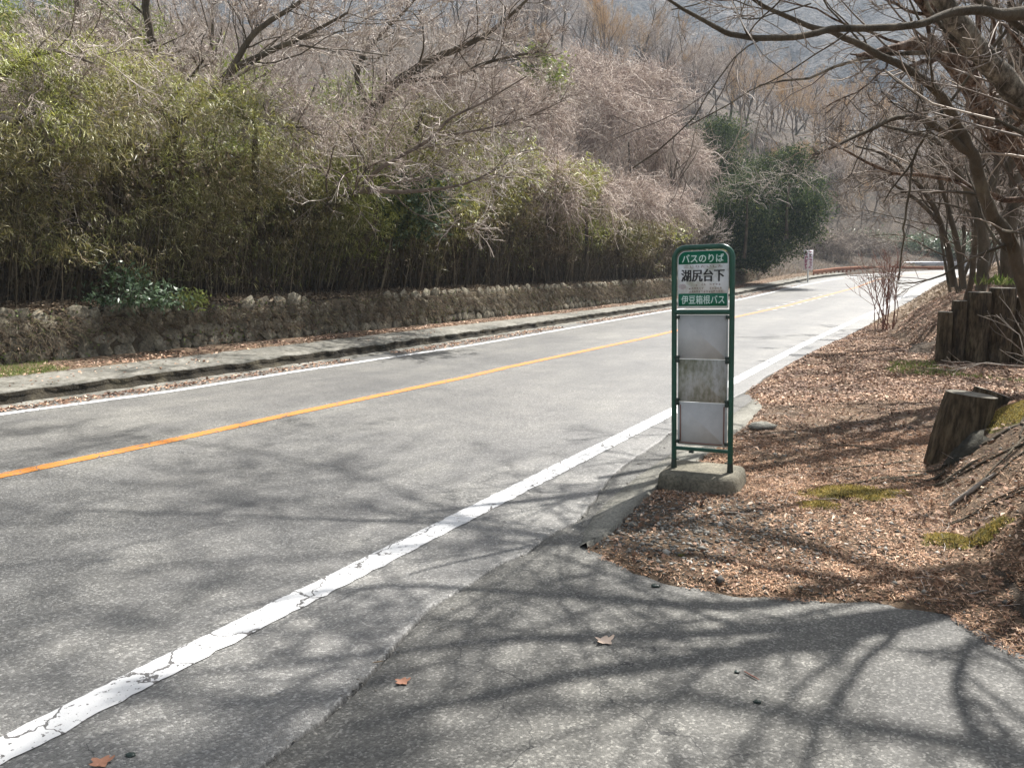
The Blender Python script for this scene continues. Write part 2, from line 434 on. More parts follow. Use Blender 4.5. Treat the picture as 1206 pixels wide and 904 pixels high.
M_UNDER = island_mat('dry_brush', [(0, (0.07, 0.055, 0.04)), (0.6, (0.22, 0.175, 0.13)), (0.9, (0.40, 0.33, 0.25)), (1, (0.14, 0.17, 0.06))], 0.85, 0.1)
M_DEADG = island_mat('dull_dead_grass', [(0, (0.07, 0.05, 0.035)), (0.5, (0.16, 0.12, 0.08)), (0.85, (0.28, 0.22, 0.15)), (1, (0.14, 0.16, 0.05))], 0.85, 0.15)
M_LITTER = island_mat('fallen_leaves', [(0, (0.07, 0.042, 0.030)), (0.4, (0.21, 0.13, 0.088)), (0.75, (0.42, 0.285, 0.20)), (1, (0.74, 0.60, 0.47))], 0.75, 0.1, 1.3, [(0.36, (0.62, 0.56, 0.55)), (0.5, (1, .92, .88)), (0.64, (1.3, 1.2, 1.1))])
M_NEEDLE = island_mat('cedar_needles', [(0, (0.24, 0.12, 0.065)), (0.5, (0.44, 0.25, 0.14)), (1, (0.64, 0.45, 0.30))], 0.75)
M_GRAVEL = island_mat('grey_gravel', [(0, (0.07, 0.065, 0.058)), (0.6, (0.16, 0.15, 0.13)), (0.9, (0.28, 0.265, 0.23)), (1, (0.55, 0.53, 0.48))], 0.85)
M_MOSS = noise_mat('moss', 14, [(0.34, (0.07, 0.05, 0.025)), (0.48, (0.11, 0.10, 0.03)), (0.6, (0.19, 0.165, 0.04)), (0.72, (0.32, 0.26, 0.07))], 1.0, 140, 1.0, 0.02)
M_MOSSTIP = island_mat('moss_tips', [(0, (0.15, 0.12, 0.03)), (0.5, (0.42, 0.33, 0.09)), (1, (0.70, 0.56, 0.22))], 0.9, 0.2)
def mottled(name, a, b, c, mossc, world=True):
    return noise_mat(name, 3.5, [(0.3, a), (0.5, b), (0.62, c), (0.72, mossc)], 0.95, 30, 1.0, 0.03, sc2=22, cols2=[(0.3, (0.5, 0.5, 0.5)), (0.65, (1.25, 1.25, 1.2))])
M_STONE = mottled('wall_stone', (0.07, 0.06, 0.045), (0.17, 0.15, 0.11), (0.27, 0.245, 0.195), (0.13, 0.13, 0.045))
M_WALLBACK = noise_mat('wall_joint_earth', 4, [(0.3, (0.05, 0.04, 0.026)), (0.55, (0.12, 0.095, 0.065)), (0.7, (0.10, 0.11, 0.04))], 1.0, 20, 1.0, 0.04)

def plain(name, col, rough=0.5, metal=0.0, spec=0.5):
    m, t, b = new_mat(name)
    r = ramp(t, [(0.35, tuple(x * 0.85 for x in col)), (0.65, col)]); t.links.new(noise(t, objco(t), 9, 5, 0.7), r.inputs[0])
    t.links.new(r.outputs[0], b.inputs['Base Color']); b.inputs['Roughness'].default_value = rough; b.inputs['Metallic'].default_value = metal
    b.inputs['Specular IOR Level'].default_value = spec
    return m
M_GREEN = noise_mat('worn_green_paint', 14, [(0.3, (0.004, 0.042, 0.026)), (0.66, (0.010, 0.080, 0.048)), (0.8, (0.05, 0.055, 0.04))], 0.35, 70, 0.15, 0.002, spec=0.5, world=False)
M_SIGNGREEN = plain('sign_green', (0.0, 0.14, 0.07), 0.4)
M_SIGNWHITE = noise_mat('grimy_sign_white', 9, [(0.34, (0.40, 0.40, 0.33)), (0.55, (0.72, 0.72, 0.71))], 0.45, 60, 0.05, 0.001, world=False)
M_BLACKPR = plain('black_print', (0.02, 0.02, 0.02), 0.5)
M_BROWNPR = plain('brown_print', (0.22, 0.12, 0.09), 0.6)
M_PINKPR = plain('faded_pink_print', (0.55, 0.36, 0.42), 0.6)
M_WHITEPR = plain('pale_green_white_print', (0.62, 0.80, 0.72), 0.5)
M_REDPR = plain('red_print', (0.35, 0.05, 0.14), 0.6)
M_PANEL = plain('grey_white_board', (0.50, 0.495, 0.48), 0.45)
M_STAIN = noise_mat('mouldy_board', 7, [(0.36, (0.14, 0.14, 0.07)), (0.5, (0.36, 0.35, 0.30)), (0.62, (0.46, 0.45, 0.43))], 0.6, 50, 0.1, 0.002, (1, 1, 0.45), world=False, sc2=45, cols2=[(0.4, (0.75, 0.75, 0.7)), (0.55, (1, 1, 1))])
M_EDGE = plain('bare_white_edge', (0.82, 0.85, 0.82), 0.4)
M_BOLT = plain('black_clip', (0.015, 0.03, 0.022), 0.4)
M_STEEL = plain('galvanised_rail', (0.55, 0.57, 0.60), 0.4, 0.3)
M_RUST = noise_mat('rusty_rail', 8, [(0.3, (0.16, 0.06, 0.03)), (0.7, (0.34, 0.15, 0.08))], 0.9, 40, 0.4, 0.01)
M_LICHEN = noise_mat('dead_wood', 12, [(0.3, (0.14, 0.12, 0.10)), (0.7, (0.38, 0.34, 0.29))], 0.9, 60, 0.6, 0.01)

# ------------------------------------------------------------------ road layout (s along, t to the left)
tR = curve_from([(0, 885), (200, 782), (680, 541), (789, 486), (864.5, 449), (945, 406.4), (1016.7, 372.8), (1057, 352.7), (1113, 323.6)], 0, [(-60, 2.45), (0, 2.47)], None)
tY = curve_from([(0, 560.5), (200, 518.9), (350, 486), (550, 443.8), (600, 432), (760, 398), (787, 391.5), (866, 373.3), (945, 355), (1010, 338)], 0, [(-60, 5.95), (0, 5.86)], None)
tL = curve_from([(0, 488), (200, 461), (350, 437.3), (550, 407.4), (600, 399), (787, 366), (866, 353.8), (945, 335.9), (1010, 323.6)], 0, [(-60, 8.9), (0, 8.4)], None)
SEND = 58.0
def bend(s):
    "extra drift to the right once the road turns"
    x = np.maximum(0, np.asarray(s, float) - 52)
    return -0.012 * x * x
def ctr(f, s):
    s = np.asarray(s, float)
    return f(np.minimum(s, SEND)) + bend(s)
RE_pix = [(345, 860), (440, 790), (500, 738), (560, 690), (640, 632), (690, 600), (735, 556), (790, 512), (882, 458), (920, 434), (958, 412), (997, 396), (1017, 386), (1060, 361)]
tRE = curve_from(RE_pix, 0, [(-60, 1.7), (-2, 1.8)], [(60, 1.0)])
def table(rows):
    a = np.array(rows, float); ss = np.arange(-60, 61, .5); tt = np.interp(ss, a[:, 0], a[:, 1])
    k = np.exp(-.5 * (np.arange(-8, 9) / 3.5) ** 2); tt = np.convolve(np.pad(tt, 8, mode='edge'), k / k.sum(), 'valid')
    return lambda s: np.interp(s, ss, tt)
tKB = table([(-60, 9.0), (0, 8.85), (4.2, 8.75), (7, 8.5), (10, 8.5), (14, 8.5), (19, 8.62), (26, 8.72), (40, 8.75), (60, 8.6)])
tKT = table([(-60, 9.1), (0, 8.93), (4.2, 8.83), (7, 8.58), (10, 8.58), (14, 8.58), (19, 8.7), (26, 8.8), (40, 8.85), (60, 8.7)])
tFB = table([(-60, 10.0), (0, 9.75), (4.6, 9.62), (8, 9.52), (11, 9.45), (15, 9.3), (20, 9.2), (27, 9.25), (60, 9.5)])
tWB = table([(-60, 11.2), (0, 10.75), (4, 10.55), (7, 10.3), (10, 10.1), (14, 9.8), (18, 9.65), (22, 9.62), (29, 9.85), (45, 10.4), (60, 10.8)])

def strip(name, sl, cols, m, kind='structure', smooth=True, midx=None, parent=None):
    "cols: list of (t(s) array, z(s) array)"
    k = len(cols); n = len(sl)
    v = np.zeros((n, k, 3))
    for j, (t, z) in enumerate(cols):
        q = xy(sl, t)
        v[:, j, 0] = q[:, 0]; v[:, j, 1] = q[:, 1]; v[:, j, 2] = roadz(sl) + z
    idx = np.arange(n * k).reshape(n, k)
    f = np.stack([idx[:-1, :-1], idx[1:, :-1], idx[1:, 1:], idx[:-1, 1:]], -1)[:, :, ::-1].reshape(-1, 4)
    mi = None
    if midx is not None: mi = np.tile(np.array(midx), n - 1)
    o = mesh_np(name, v.reshape(-1, 3), f, m, parent, smooth, mi)
    if kind: o['kind'] = kind
    return o

S1 = np.concatenate([np.arange(-25, 14, 0.15), np.arange(14, 40, 0.4), np.arange(40, 96, 1.0)])
jit = lambda s, a, sc, seed: a * snoise(np.asarray(s, float), 0 * np.asarray(s, float), sc, seed)
tl, tr_ = ctr(tKB, S1) + 0.1, ctr(tRE, S1) + jit(S1, 0.015, 14, 3) + jit(S1, 0.05, 1.5, 4)
strip('road', S1, [(tr_, np.full(len(S1), -0.03)), (tr_ + 0.006, np.full(len(S1), -0.003))] + [(tr_ + 0.03 + (tl - tr_ - 0.03) * k / 6, np.zeros(len(S1))) for k in range(7)], M_ROAD)
# old asphalt of the turn-in beside the road
S0 = np.concatenate([np.arange(-25, -4, 0.5), np.arange(-4, 9, 0.04)])
e0 = ctr(tRE, S0) + jit(S0, 0.015, 14, 3) + jit(S0, 0.05, 1.5, 4)
gap = np.maximum(0.0006, 0.001 + 0.007 * snoise(S0, 0 * S0, 3, 6) + 0.005 * snoise(S0, 0 * S0, 30, 7))
dcol = [(e0 + 0.05, np.full(len(S0), -0.03)), (e0 - 0.002, np.full(len(S0), -0.03)), (e0 - gap, np.full(len(S0), -0.012)), (e0 - gap - 0.008, np.full(len(S0), -0.0015))]
for k in range(1, 25):
    tt = e0 - gap - 0.008 - (k / 24) ** 1.8 * 22
    qq = xy(S0, tt)
    dcol.append((tt, -0.0015 + 0.003 * snoise(qq[:, 0], qq[:, 1], 1.3, 5) * min(1, k / 6) - 0.002 * min(1, k / 6)))
strip('driveway', S0, dcol, M_DRIVE)

def line_mark(name, f, wdt, m, s0=-25, s1=90, step=0.04, z=0.004, jt=0.006):
    s = np.concatenate([np.arange(s0, min(14, s1), step), np.arange(max(s0, 14), s1, 0.5)]) if s0 < 14 else np.arange(s0, s1, 0.3)
    c = ctr(f, s)
    j1 = jit(s, jt, 40, 21) + jit(s, jt * 0.8, 110, 22); j2 = jit(s, jt, 37, 23) + jit(s, jt * 0.8, 120, 24)
    return strip(name, s, [(c - wdt / 2 + j1, np.full(len(s), z)), (c + wdt / 2 + j2, np.full(len(s), z))], m)
line_mark('road_edge_line', tR, 0.15, M_WHITE)
line_mark('road_edge_line', tL, 0.13, M_WHITE)
line_mark('road_centre_line', tY, 0.14, M_YELLOW)
for k in range(9):   # white deceleration dashes flanking the centre line
    for sg in (-1, 1):
        s0 = 25.5 + k * 1.3
        line_mark('road_dash_marking', (lambda s, g=sg: tY(s) + g * 0.24), 0.12, M_WORN, s0, s0 + 0.75, z=0.008)

# kerb, footpath, litter verge on the far side
S2 = np.concatenate([np.arange(-25, 22, 0.12), np.arange(22, 62, 0.4)])
n2 = len(S2)
er = jit(S2, 0.025, 5, 31) + jit(S2, 0.02, 17, 32) + jit(S2, 0.012, 46, 33)
ez = jit(S2, 0.014, 6, 34) + jit(S2, 0.01, 21, 35)
kb, kt, fb, wb = (ctr(f, S2) for f in (tKB, tKT, tFB, tWB))
kt = np.maximum(kt, kb + 0.03)
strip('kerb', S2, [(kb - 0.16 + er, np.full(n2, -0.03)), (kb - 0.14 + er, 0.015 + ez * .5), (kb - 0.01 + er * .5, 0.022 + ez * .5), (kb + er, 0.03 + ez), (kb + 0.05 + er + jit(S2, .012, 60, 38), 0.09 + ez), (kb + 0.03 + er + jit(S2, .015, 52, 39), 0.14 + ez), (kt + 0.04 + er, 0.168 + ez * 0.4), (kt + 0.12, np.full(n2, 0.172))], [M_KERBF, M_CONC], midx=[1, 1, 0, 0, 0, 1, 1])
strip('footpath', S2, [(kt + 0.121, np.full(n2, 0.173)), (kt * 0.5 + fb * 0.5, 0.18 + ez * 0.3), (fb + 0.1, np.full(n2, 0.178))], M_CONC)
strip('leafy_verge_ground', S2, [(fb + jit(S2, 0.05, 4, 37), np.full(n2, 0.174)), (fb * 0.5 + wb * 0.5, 0.20 + ez), (wb + 0.25, 0.22 + ez)], M_SOIL)

# ------------------------------------------------------------------ terrain
soil_pix = [(688, 645), (705, 654), (750, 672), (800, 690), (870, 699), (950, 706), (1060, 712), (1120, 722), (1165, 742), (1206, 768), (1290, 800)]
soil_up = [(1060, 362), (1017, 387), (997, 397), (958, 414), (920, 436), (884, 460), (893, 483), (872, 505), (800, 558), (770, 578), (742, 603), (718, 629)]
SP = [U(*p)[:2] for p in soil_pix] + [np.array([4.0, 1.2]), np.array([9, -1]), np.array([60, -14]), np.array([90, 60]), xy(75, -3), xy(60, ctr(tRE, 60)), xy(48, ctr(tRE, 48))] + [UR(*p)[:2] for p in soil_up]
SP = np.array(SP)
def sdist(pts, poly):
    a = poly; b = np.roll(poly, -1, axis=0)
    x = pts[..., 0]; y = pts[..., 1]
    best = np.full(x.shape, 1e9); inside = np.zeros(x.shape, bool)
    for (ax, ay), (bx, by) in zip(a, b):
        dx, dy = bx - ax, by - ay
        t = np.clip(((x - ax) * dx + (y - ay) * dy) / (dx * dx + dy * dy + 1e-12), 0, 1)
        best = np.minimum(best, np.hypot(x - ax - t * dx, y - ay - t * dy))
        if abs(dy) > 1e-9:
            c = ((ay > y) != (by > y)) & (x < dx * (y - ay) / dy + ax)
            inside ^= c
    return np.where(inside, best, -best)
# foot of the near mossy bank, and of the bank behind the logs
B1 = np.array([U(1300, 800)[:2] , U(1215, 735)[:2], U(1180, 690)[:2], U(1135, 645)[:2], U(1100, 566)[:2], (3.25, 5.9), (3.9, 6.5), (5.2, 6.9), (9, 7.2), (40, 6), (40, -8), (6, -1)], float)
B2 = np.array([xy(13.0, -20), (12.5, 10.6), U(1290, 438)[:2], U(1206, 432)[:2] + [0, 0.15], U(1150, 428)[:2] + [0, 0.15], U(1104, 427)[:2] + [0, 0.1], U(1075, 412)[:2], U(1052, 396)[:2], U(1062, 374)[:2], UR(1085, 352)[:2], xy(45, 0.2), xy(70, -0.6), xy(95, -30), xy(60, -60)], float)
LOGD = U(1150, 428)
def bank(x, y):
    p = np.stack([x, y], -1)
    d1 = sdist(p, B1); d2 = sdist(p, B2)
    h1 = np.clip(d1, 0, 9)
    h1 = 0.62 * (1 - np.exp(-h1 * 1.5)) + 0.12 * h1 * np.clip(1 - np.abs(y - 3) / 30, 0, 1)
    s, t = st(p)
    h2 = np.clip(d2, 0, 30)
    h2 = 1.0 * (1 - np.exp(-h2 * 1.0)) + 0.05 * h2
    return np.maximum(np.where(d1 > 0, h1, 0), np.where(d2 > 0, h2, 0))
def soilz(x, y, fine=True):
    p = np.stack([x, y], -1)
    D = sdist(p, SP)
    s, t = st(p)
    D = D + 0.03 * snoise(x, y, 9, 41) + 0.018 * snoise(x, y, 25, 42)
    z = np.clip(D * 0.30, -0.09, 0.02) + np.clip(D * 0.03, 0, 0.06)
    z = z + np.clip(D * 4, 0, 1) * (0.010 * snoise(x, y, 6, 43) + 0.006 * snoise(x, y, 18, 44))
    bk = bank(x, y)
    z = z + bk + np.clip(bk * 4, 0, 1) * (0.05 * snoise(x, y, 2.4, 45) + 0.03 * snoise(x, y, 7, 46))
    return z + roadz(s)

def hillz(s, t):
    "big terrain: low under roads, hillside to the left, closing hill beyond the bend"
    rz = roadz(s)
    dt = t - ctr(tWB, s)
    left = np.where(dt < 0.28, -0.35, 0.80 + 0.10 * np.clip(dt, 0, 5) + 0.36 * np.clip(dt - 4.5, 0, 60) + 0 * dt)
    # the wooded spur is higher further along
    left = left + np.where(dt > 5, 0.0035 * np.clip(dt - 5, 0, 45) * np.clip(s - 20, 0, 70), 0)
    left = np.where(dt > 5, 5 + 0.9 * (left - 5), left)
    wallend = np.clip((s - 44) / 3, 0, 1)
    low = 0.12 + 0.30 * np.clip(dt + 0.1, 0, 30)
    left = np.where(dt < 30, left * (1 - wallend) + np.where(t > ctr(tKT, s) + 0.2, np.minimum(low, np.maximum(left, 0.12 + 0.3 * np.clip(dt + 0.1, 0, 2.6))), -0.35) * wallend, left)
    mid = np.full(np.shape(s), -0.35)
    right = -0.35 + 0 * s
    z = np.where(dt > -2.2, left, mid)
    # beyond the bend
    off = (s - 81) * 1.0 + (t - 2) * 0.15
    far = -0.3 + 0.30 * np.clip(off, 0, 40)
    z = np.where((off > 0) & (t < 40), np.maximum(z, far), z)
    big = (0.5 * snoise(s, t, 0.12, 51) + 0.25 * snoise(s, t, 0.4, 52)) * np.clip((np.maximum(dt - 4, off)) / 6, 0, 1)
    z = rz + z + big
    q = xy(s, t); yy = np.maximum(q[..., 1], 1.0)
    ppx = 603 + F * q[..., 0] / yy
    sk = np.interp(ppx, [540, 640, 750, 850, 950, 1050, 1200], [-140, 0, 34, 74, 112, 135, 125])   # crest line of the wooded spur
    cap = CAM_H + (310 - sk) / F * yy - 8.0
    return np.where((yy > 55) & (z > cap), cap + 0.04 * (z - cap), z)

sg_ = np.concatenate([np.arange(-40, 0, 2.0), np.arange(0, 100, 0.8), np.arange(100, 330, 6)])
tg_ = np.concatenate([np.arange(-140, -20, 6.0), np.arange(-20, 8, 1.0), np.arange(8, 20, 0.2), np.arange(20, 60, 1.2), np.arange(60, 260, 6)])
SS, TT = np.meshgrid(sg_, tg_, indexing='ij')
ZZ = hillz(SS, TT)
q = xy(SS, TT)
rb = TT < 1.8
# right of the road: follow the soil surface just below it
ZR = soilz(q[..., 0], q[..., 1]) - 0.12
ZZ = np.where(rb & (TT > -150), np.maximum(np.where((SS - 81) > 0, ZZ, -5), np.minimum(ZR, 6.0)), ZZ)
idx = np.arange(SS.size).reshape(SS.shape)
tf = np.stack([idx[:-1, :-1], idx[1:, :-1], idx[1:, 1:], idx[:-1, 1:]], -1)[:, :, ::-1].reshape(-1, 4)
tag(mesh_np('hillside_ground', np.concatenate([q, ZZ[..., None]], -1).reshape(-1, 3), tf, M_FOREST, smooth=True), kind='structure')
# far base ground
bg = 2500.0
tag(mesh_np('ground', [(-780, -85, -0.6), (780, -85, -0.6), (780, 640, -0.6), (-780, 640, -0.6)], np.array([[0, 1, 2, 3]]), M_FOREST), kind='structure')
# near soil of the right roadside, fine enough for its ragged edge
def soil_grid(name, x0, x1, y0, y1, h, drop=0.0):
    gx, gy = np.meshgrid(np.arange(x0, x1, h), np.arange(y0, y1, h))
    gz = soilz(gx, gy) - drop
    idx = np.arange(gx.size).reshape(gx.shape)
    f = np.stack([idx[:-1, :-1], idx[:-1, 1:], idx[1:, 1:], idx[1:, :-1]], -1).reshape(-1, 4)
    keep = (gz.ravel()[f] > roadz(st(np.stack([gx, gy], -1))[0]).ravel()[f] - 0.07).any(1)
    return tag(mesh_np(name, np.stack([gx, gy, gz], -1).reshape(-1, 3), f[keep], M_SOIL, smooth=True), kind='structure')
soil_grid('roadside_soil', 0.2, 8.0, 2.2, 14.0, 0.045)
soil_grid('roadside_bank_ground', 3, 52.0, 13.95, 62.0, 0.3, 0.0)
# concrete gutter remnant between asphalt and soil
gl = [(681, 643), (684, 612), (702, 590), (740, 558), (787, 527), (862, 480), (887, 464)]
gr = [(692, 645), (719, 629), (744, 603), (771, 579), (802, 559), (873, 506), (896, 482)]
a = spline([(*U(*p)[:2], 0, 0) for p in gl], 90); b = spline([(*U(*p)[:2], 0, 0) for p in gr], 90)
k = np.arange(90)
a[:, :2] = a[:, :2] * .72 + b[:, :2] * .28
a[:, 2] = 0.004; a[:, :2] += (0.012 * snoise(k, 0 * k, 0.9, 61))[:, None]
b[:, :2] += (0.02 * snoise(k, 0 * k, 0.7, 62))[:, None]
c1 = a * 0.6 + b * 0.4; c1[:, 2] = 0.012 + 0.004 * snoise(k, 0 * k, 0.8, 63)
b[:, 2] = 0.045; b2 = b.copy(); b2[:, 2] = -0.05; b2[:, :2] += [0.02, -0.02]; b2[:, 2] -= 0.02
b1 = b.copy(); b1[:, 2] = 0.035 + 0.008 * snoise(k, 0 * k, 0.8, 64)
a0 = a.copy(); a0[:, 2] = -0.06
V = np.stack([a0, a, c1, b1, b2], 1)[:, :, :3]
idx = np.arange(90 * 5).reshape(90, 5)
tag(mesh_np('gutter_pavement_edge', V.reshape(-1, 3), np.stack([idx[:-1, :-1], idx[:-1, 1:], idx[1:, 1:], idx[1:, :-1]], -1)[:, :, :].reshape(-1, 4), M_GUTTER, smooth=True), kind='structure')

def groundz(x, y):
    s, t = st((x, y))
    if t > 8: return float(hillz(np.array(s), np.array(t)))
    if s > 76: return float(max(hillz(np.array(s), np.array(t)), 0))
    return float(soilz(np.array(x), np.array(y)))

# ------------------------------------------------------------------ mountain
def mountain():
    r = np.random.default_rng(5)
    az = np.radians(np.linspace(-60, 65, 300)); dd = np.linspace(215, 560, 230)
    A, D = np.meshgrid(az, dd)
    x = np.sin(A) * D; y = np.cos(A) * D
    base = np.clip((D - 215) / 300, 0, 1) ** 1.1 * 205
    rid = 12 * snoise(x, y, 0.018, 71) + 7 * snoise(x, y, 0.05, 72) + 3.5 * snoise(x, y, 0.16, 73) + 1.2 * snoise(x, y, 0.5, 74)
    z = base + rid * np.clip((D - 215) / 100, 0, 1) - 2
    z *= 1 - 0.25 * np.exp(-((np.degrees(A) - 18) / 9) ** 2) * 0.3
    idx = np.arange(x.size).reshape(x.shape)
    f = np.stack([idx[:-1, :-1], idx[:-1, 1:], idx[1:, 1:], idx[1:, :-1]], -1).reshape(-1, 4)
    tag(mesh_np('mountain', np.stack([x, y, z], -1).reshape(-1, 3), f, M_MOUNT, smooth=True), kind='structure')
mountain()

# ------------------------------------------------------------------ stone retaining wall
def wall_face(s, h):
    "point on the battered face of the wall at height h (0..0.72) for road position s"
    t = ctr(tWB, s) + 0.04 + 0.28 * h
    return xy(s, t), roadz(s) + 0.18 + h
wall = empty('stone_wall', (0, 0, 0), label='low mossy stone retaining wall beside the far footpath under the bamboo', cat='wall')
SW = np.concatenate([np.arange(-3, 22, 0.25), np.arange(22, 47, 0.5)])
hw = 0.66 + 0.06 * snoise(SW, 0 * SW, 0.5, 81)
cols = []
for hh in (0.0, 0.33, 0.66, 1.0):
    cols.append((ctr(tWB, SW) + 0.05 + 0.28 * hh * hw, 0.16 + hh * hw + 0.01 * snoise(SW, 0 * SW, 3, 82)))
cols.append((ctr(tWB, SW) + 0.7, 0.16 + hw + 0.06))
strip('wall_core', SW, cols, M_WALLBACK, kind=None, parent=wall)
def stone_mesh(i):
    r = np.random.default_rng(100 + i)
    n = int(r.integers(4, 7)); an = np.sort(np.linspace(0, 2 * np.pi, n, endpoint=False) + r.uniform(-0.3, 0.3, n)) + (0 if i % 2 else math.pi / 4)
    rad = r.uniform(1.0, 1.38, n)
    o = np.stack([np.cos(an) * rad, np.zeros(n), np.sin(an) * rad], -1)
    rings = [o * 1.0 + [0, 0.5, 0], o * 1.02 + [0, 0.05, 0], o * 0.90 + np.stack([0 * an, -0.5 + r.uniform(-0.4, 0.3, n), 0 * an], -1), ]
    c = np.array([[r.uniform(-0.2, 0.2), -0.75 + r.uniform(-0.1, 0.1), r.uniform(-0.2, 0.2)]])
    v = np.concatenate(rings + [c])
    q = []
    for k in range(2):
        for j in range(n): q.append((k * n + j, (k + 1) * n + j, (k + 1) * n + (j + 1) % n, k * n + (j + 1) % n))
    tr = [(2 * n + j, 3 * n, 2 * n + (j + 1) % n) for j in range(n)]
    o = mesh_np('stone', v, [np.array(q), np.array(tr)], M_STONE)
    me = o.data; bpy.data.objects.remove(o); return me, v, q, tr
stones = [stone_mesh(i) for i in range(12)]
items = []
rowh = 0.18
for row in range(4):
    s = -2.5 + row * 0.13
    while s < 44:
        wd = rng.uniform(0.15, 0.40)
        if row == 3 and rng.random() < 0.25: s += wd; continue
        items.append((s + wd / 2, 0.10 + row * rowh + rng.uniform(-0.03, 0.03), wd / 2 * 0.97, rowh / 2 * rng.uniform(0.98, 1.25)))
        s += wd * 0.97
items.sort(key=lambda a: (xy(a[0], 10.6) ** 2).sum())
items = [a for a in items if P(-60, 400, 10) is not None]
rest_v, rest_q, rest_t, nv = [], [], [], 0
for i, (s, h, hwid, hh) in enumerate(items):
    q0, z0 = wall_face(s, h); q1, z1 = wall_face(s + 0.1, h)
    ex = np.array([*(q1 - q0), z1 - z0]); ex /= np.linalg.norm(ex)
    ez_ = np.array([UN[0] * 0.28, UN[1] * 0.28, 1.0]); ez_ /= np.linalg.norm(ez_)
    ey = np.cross(ez_, ex)
    rot = Matrix((ex, ey, ez_)).transposed()
    dep = rng.uniform(0.02, 0.065)
    Rr = Matrix.Rotation(rng.uniform(-0.7, 0.7), 3, 'Y')
    me, v, qd, tri = stones[i % 12]
    out = -0.0
    M3 = rot @ Matrix.Diagonal((hwid, dep, hh)) @ Rr
    if i < 295:
        o = bpy.data.objects.new('stone', me)
        mw = M3.to_4x4(); mw.translation = (q0[0], q0[1], z0)
        o.matrix_world = mw; link(o, wall)
    else:
        vv = v @ np.array(M3).T + [q0[0], q0[1], z0]
        rest_v.append(vv); rest_q.append(np.array(qd) + nv); rest_t.append(np.array(tri) + nv); nv += len(v)
if rest_v:
    o = mesh_np('distant_stones', np.concatenate(rest_v), [np.concatenate(rest_q), np.concatenate(rest_t)], M_STONE, wall); o['kind'] = 'stuff'

# ------------------------------------------------------------------ strands helpers
def strands(name, m, pos, d0, L, K=4, r0=0.004, droop=-0.3, wig=0.3, parent=None, seed=0, sides=3, tip=0.3):
    r = np.random.default_rng(seed)
    n = len(pos); pts = np.zeros((n, K, 3)); pts[:, 0] = pos; d = d0 / (np.linalg.norm(d0, axis=1, keepdims=True) + 1e-9)
    stp = (np.asarray(L) / (K - 1)).reshape(-1, 1)
    for k in range(1, K):
        d = d + r.normal(size=(n, 3)) * wig + np.array([0, 0, droop]); d /= np.linalg.norm(d, axis=1, keepdims=True)
        pts[:, k] = pts[:, k - 1] + d * stp
    rad = np.broadcast_to(np.asarray(r0).reshape(-1, 1), (n, 1)) * np.linspace(1, tip, K)[None]
    T = Tubes(); T.add(pts, rad, sides)
    return T.build(name, m, parent, smooth=False)

# dead grass and vines hanging over the wall
n = 24000
s = 47 * rng.random(n) ** 1.5 - 2; hh = rng.uniform(0.1, 1.0, n) ** 0.6
hwn = 0.70 + 0.05 * snoise(s, 0 * s, 0.5, 81)
qx = xy(s, ctr(tWB, s) + 0.28 * hh * hwn - 0.02 + np.where(hh > 0.9, rng.uniform(0, 0.5, n), 0))
mk = snoise(s, 3 * hh, 1.1, 91) + hh * 1.3 > 0.05
pos = np.column_stack([qx, roadz(s) + 0.18 + hh * hwn])[mk]
d0 = np.column_stack([-UN[0] + rng.normal(0, 0.8, n), -UN[1] + rng.normal(0, 0.8, n), rng.uniform(-0.2, 0.9, n)])[mk]
o = strands('dead_grass', M_DEADG, pos, d0, rng.uniform(0.05, 0.22, mk.sum()), 4, 0.0028 + 0.00012 * s[mk].clip(0, 50), -0.45, 0.3, seed=3)
tag(o, 'dry grass and creepers hanging over the stone wall', 'grass', kind='stuff')
n = 16000; s = 46 * rng.random(n) ** 1.4 - 2; hh = rng.uniform(.05, 1.02, n)
k = snoise(s, 4 * hh, 1.7, 93) + .5 * snoise(s, 9 * hh, 6, 94) > 0.1; s = s[k]; hh = hh[k]; n = len(s)
c_ = np.column_stack([xy(s, ctr(tWB, s) + .05 + .28 * hh * .68 - .035), roadz(s) + .18 + hh * .68])
v, f = leaf_quads(c_ + rng.normal(0, .02, c_.shape), rdir(rng, n), rdir(rng, n), .05 + .0006 * s.clip(0, 50), .028 + .0004 * s.clip(0, 50), .2)
tag(mesh_np('wall_ivy_leaves', v, f, M_WALLLEAF), 'small withered and green leaves clinging to the stone wall', 'ivy', kind='stuff')

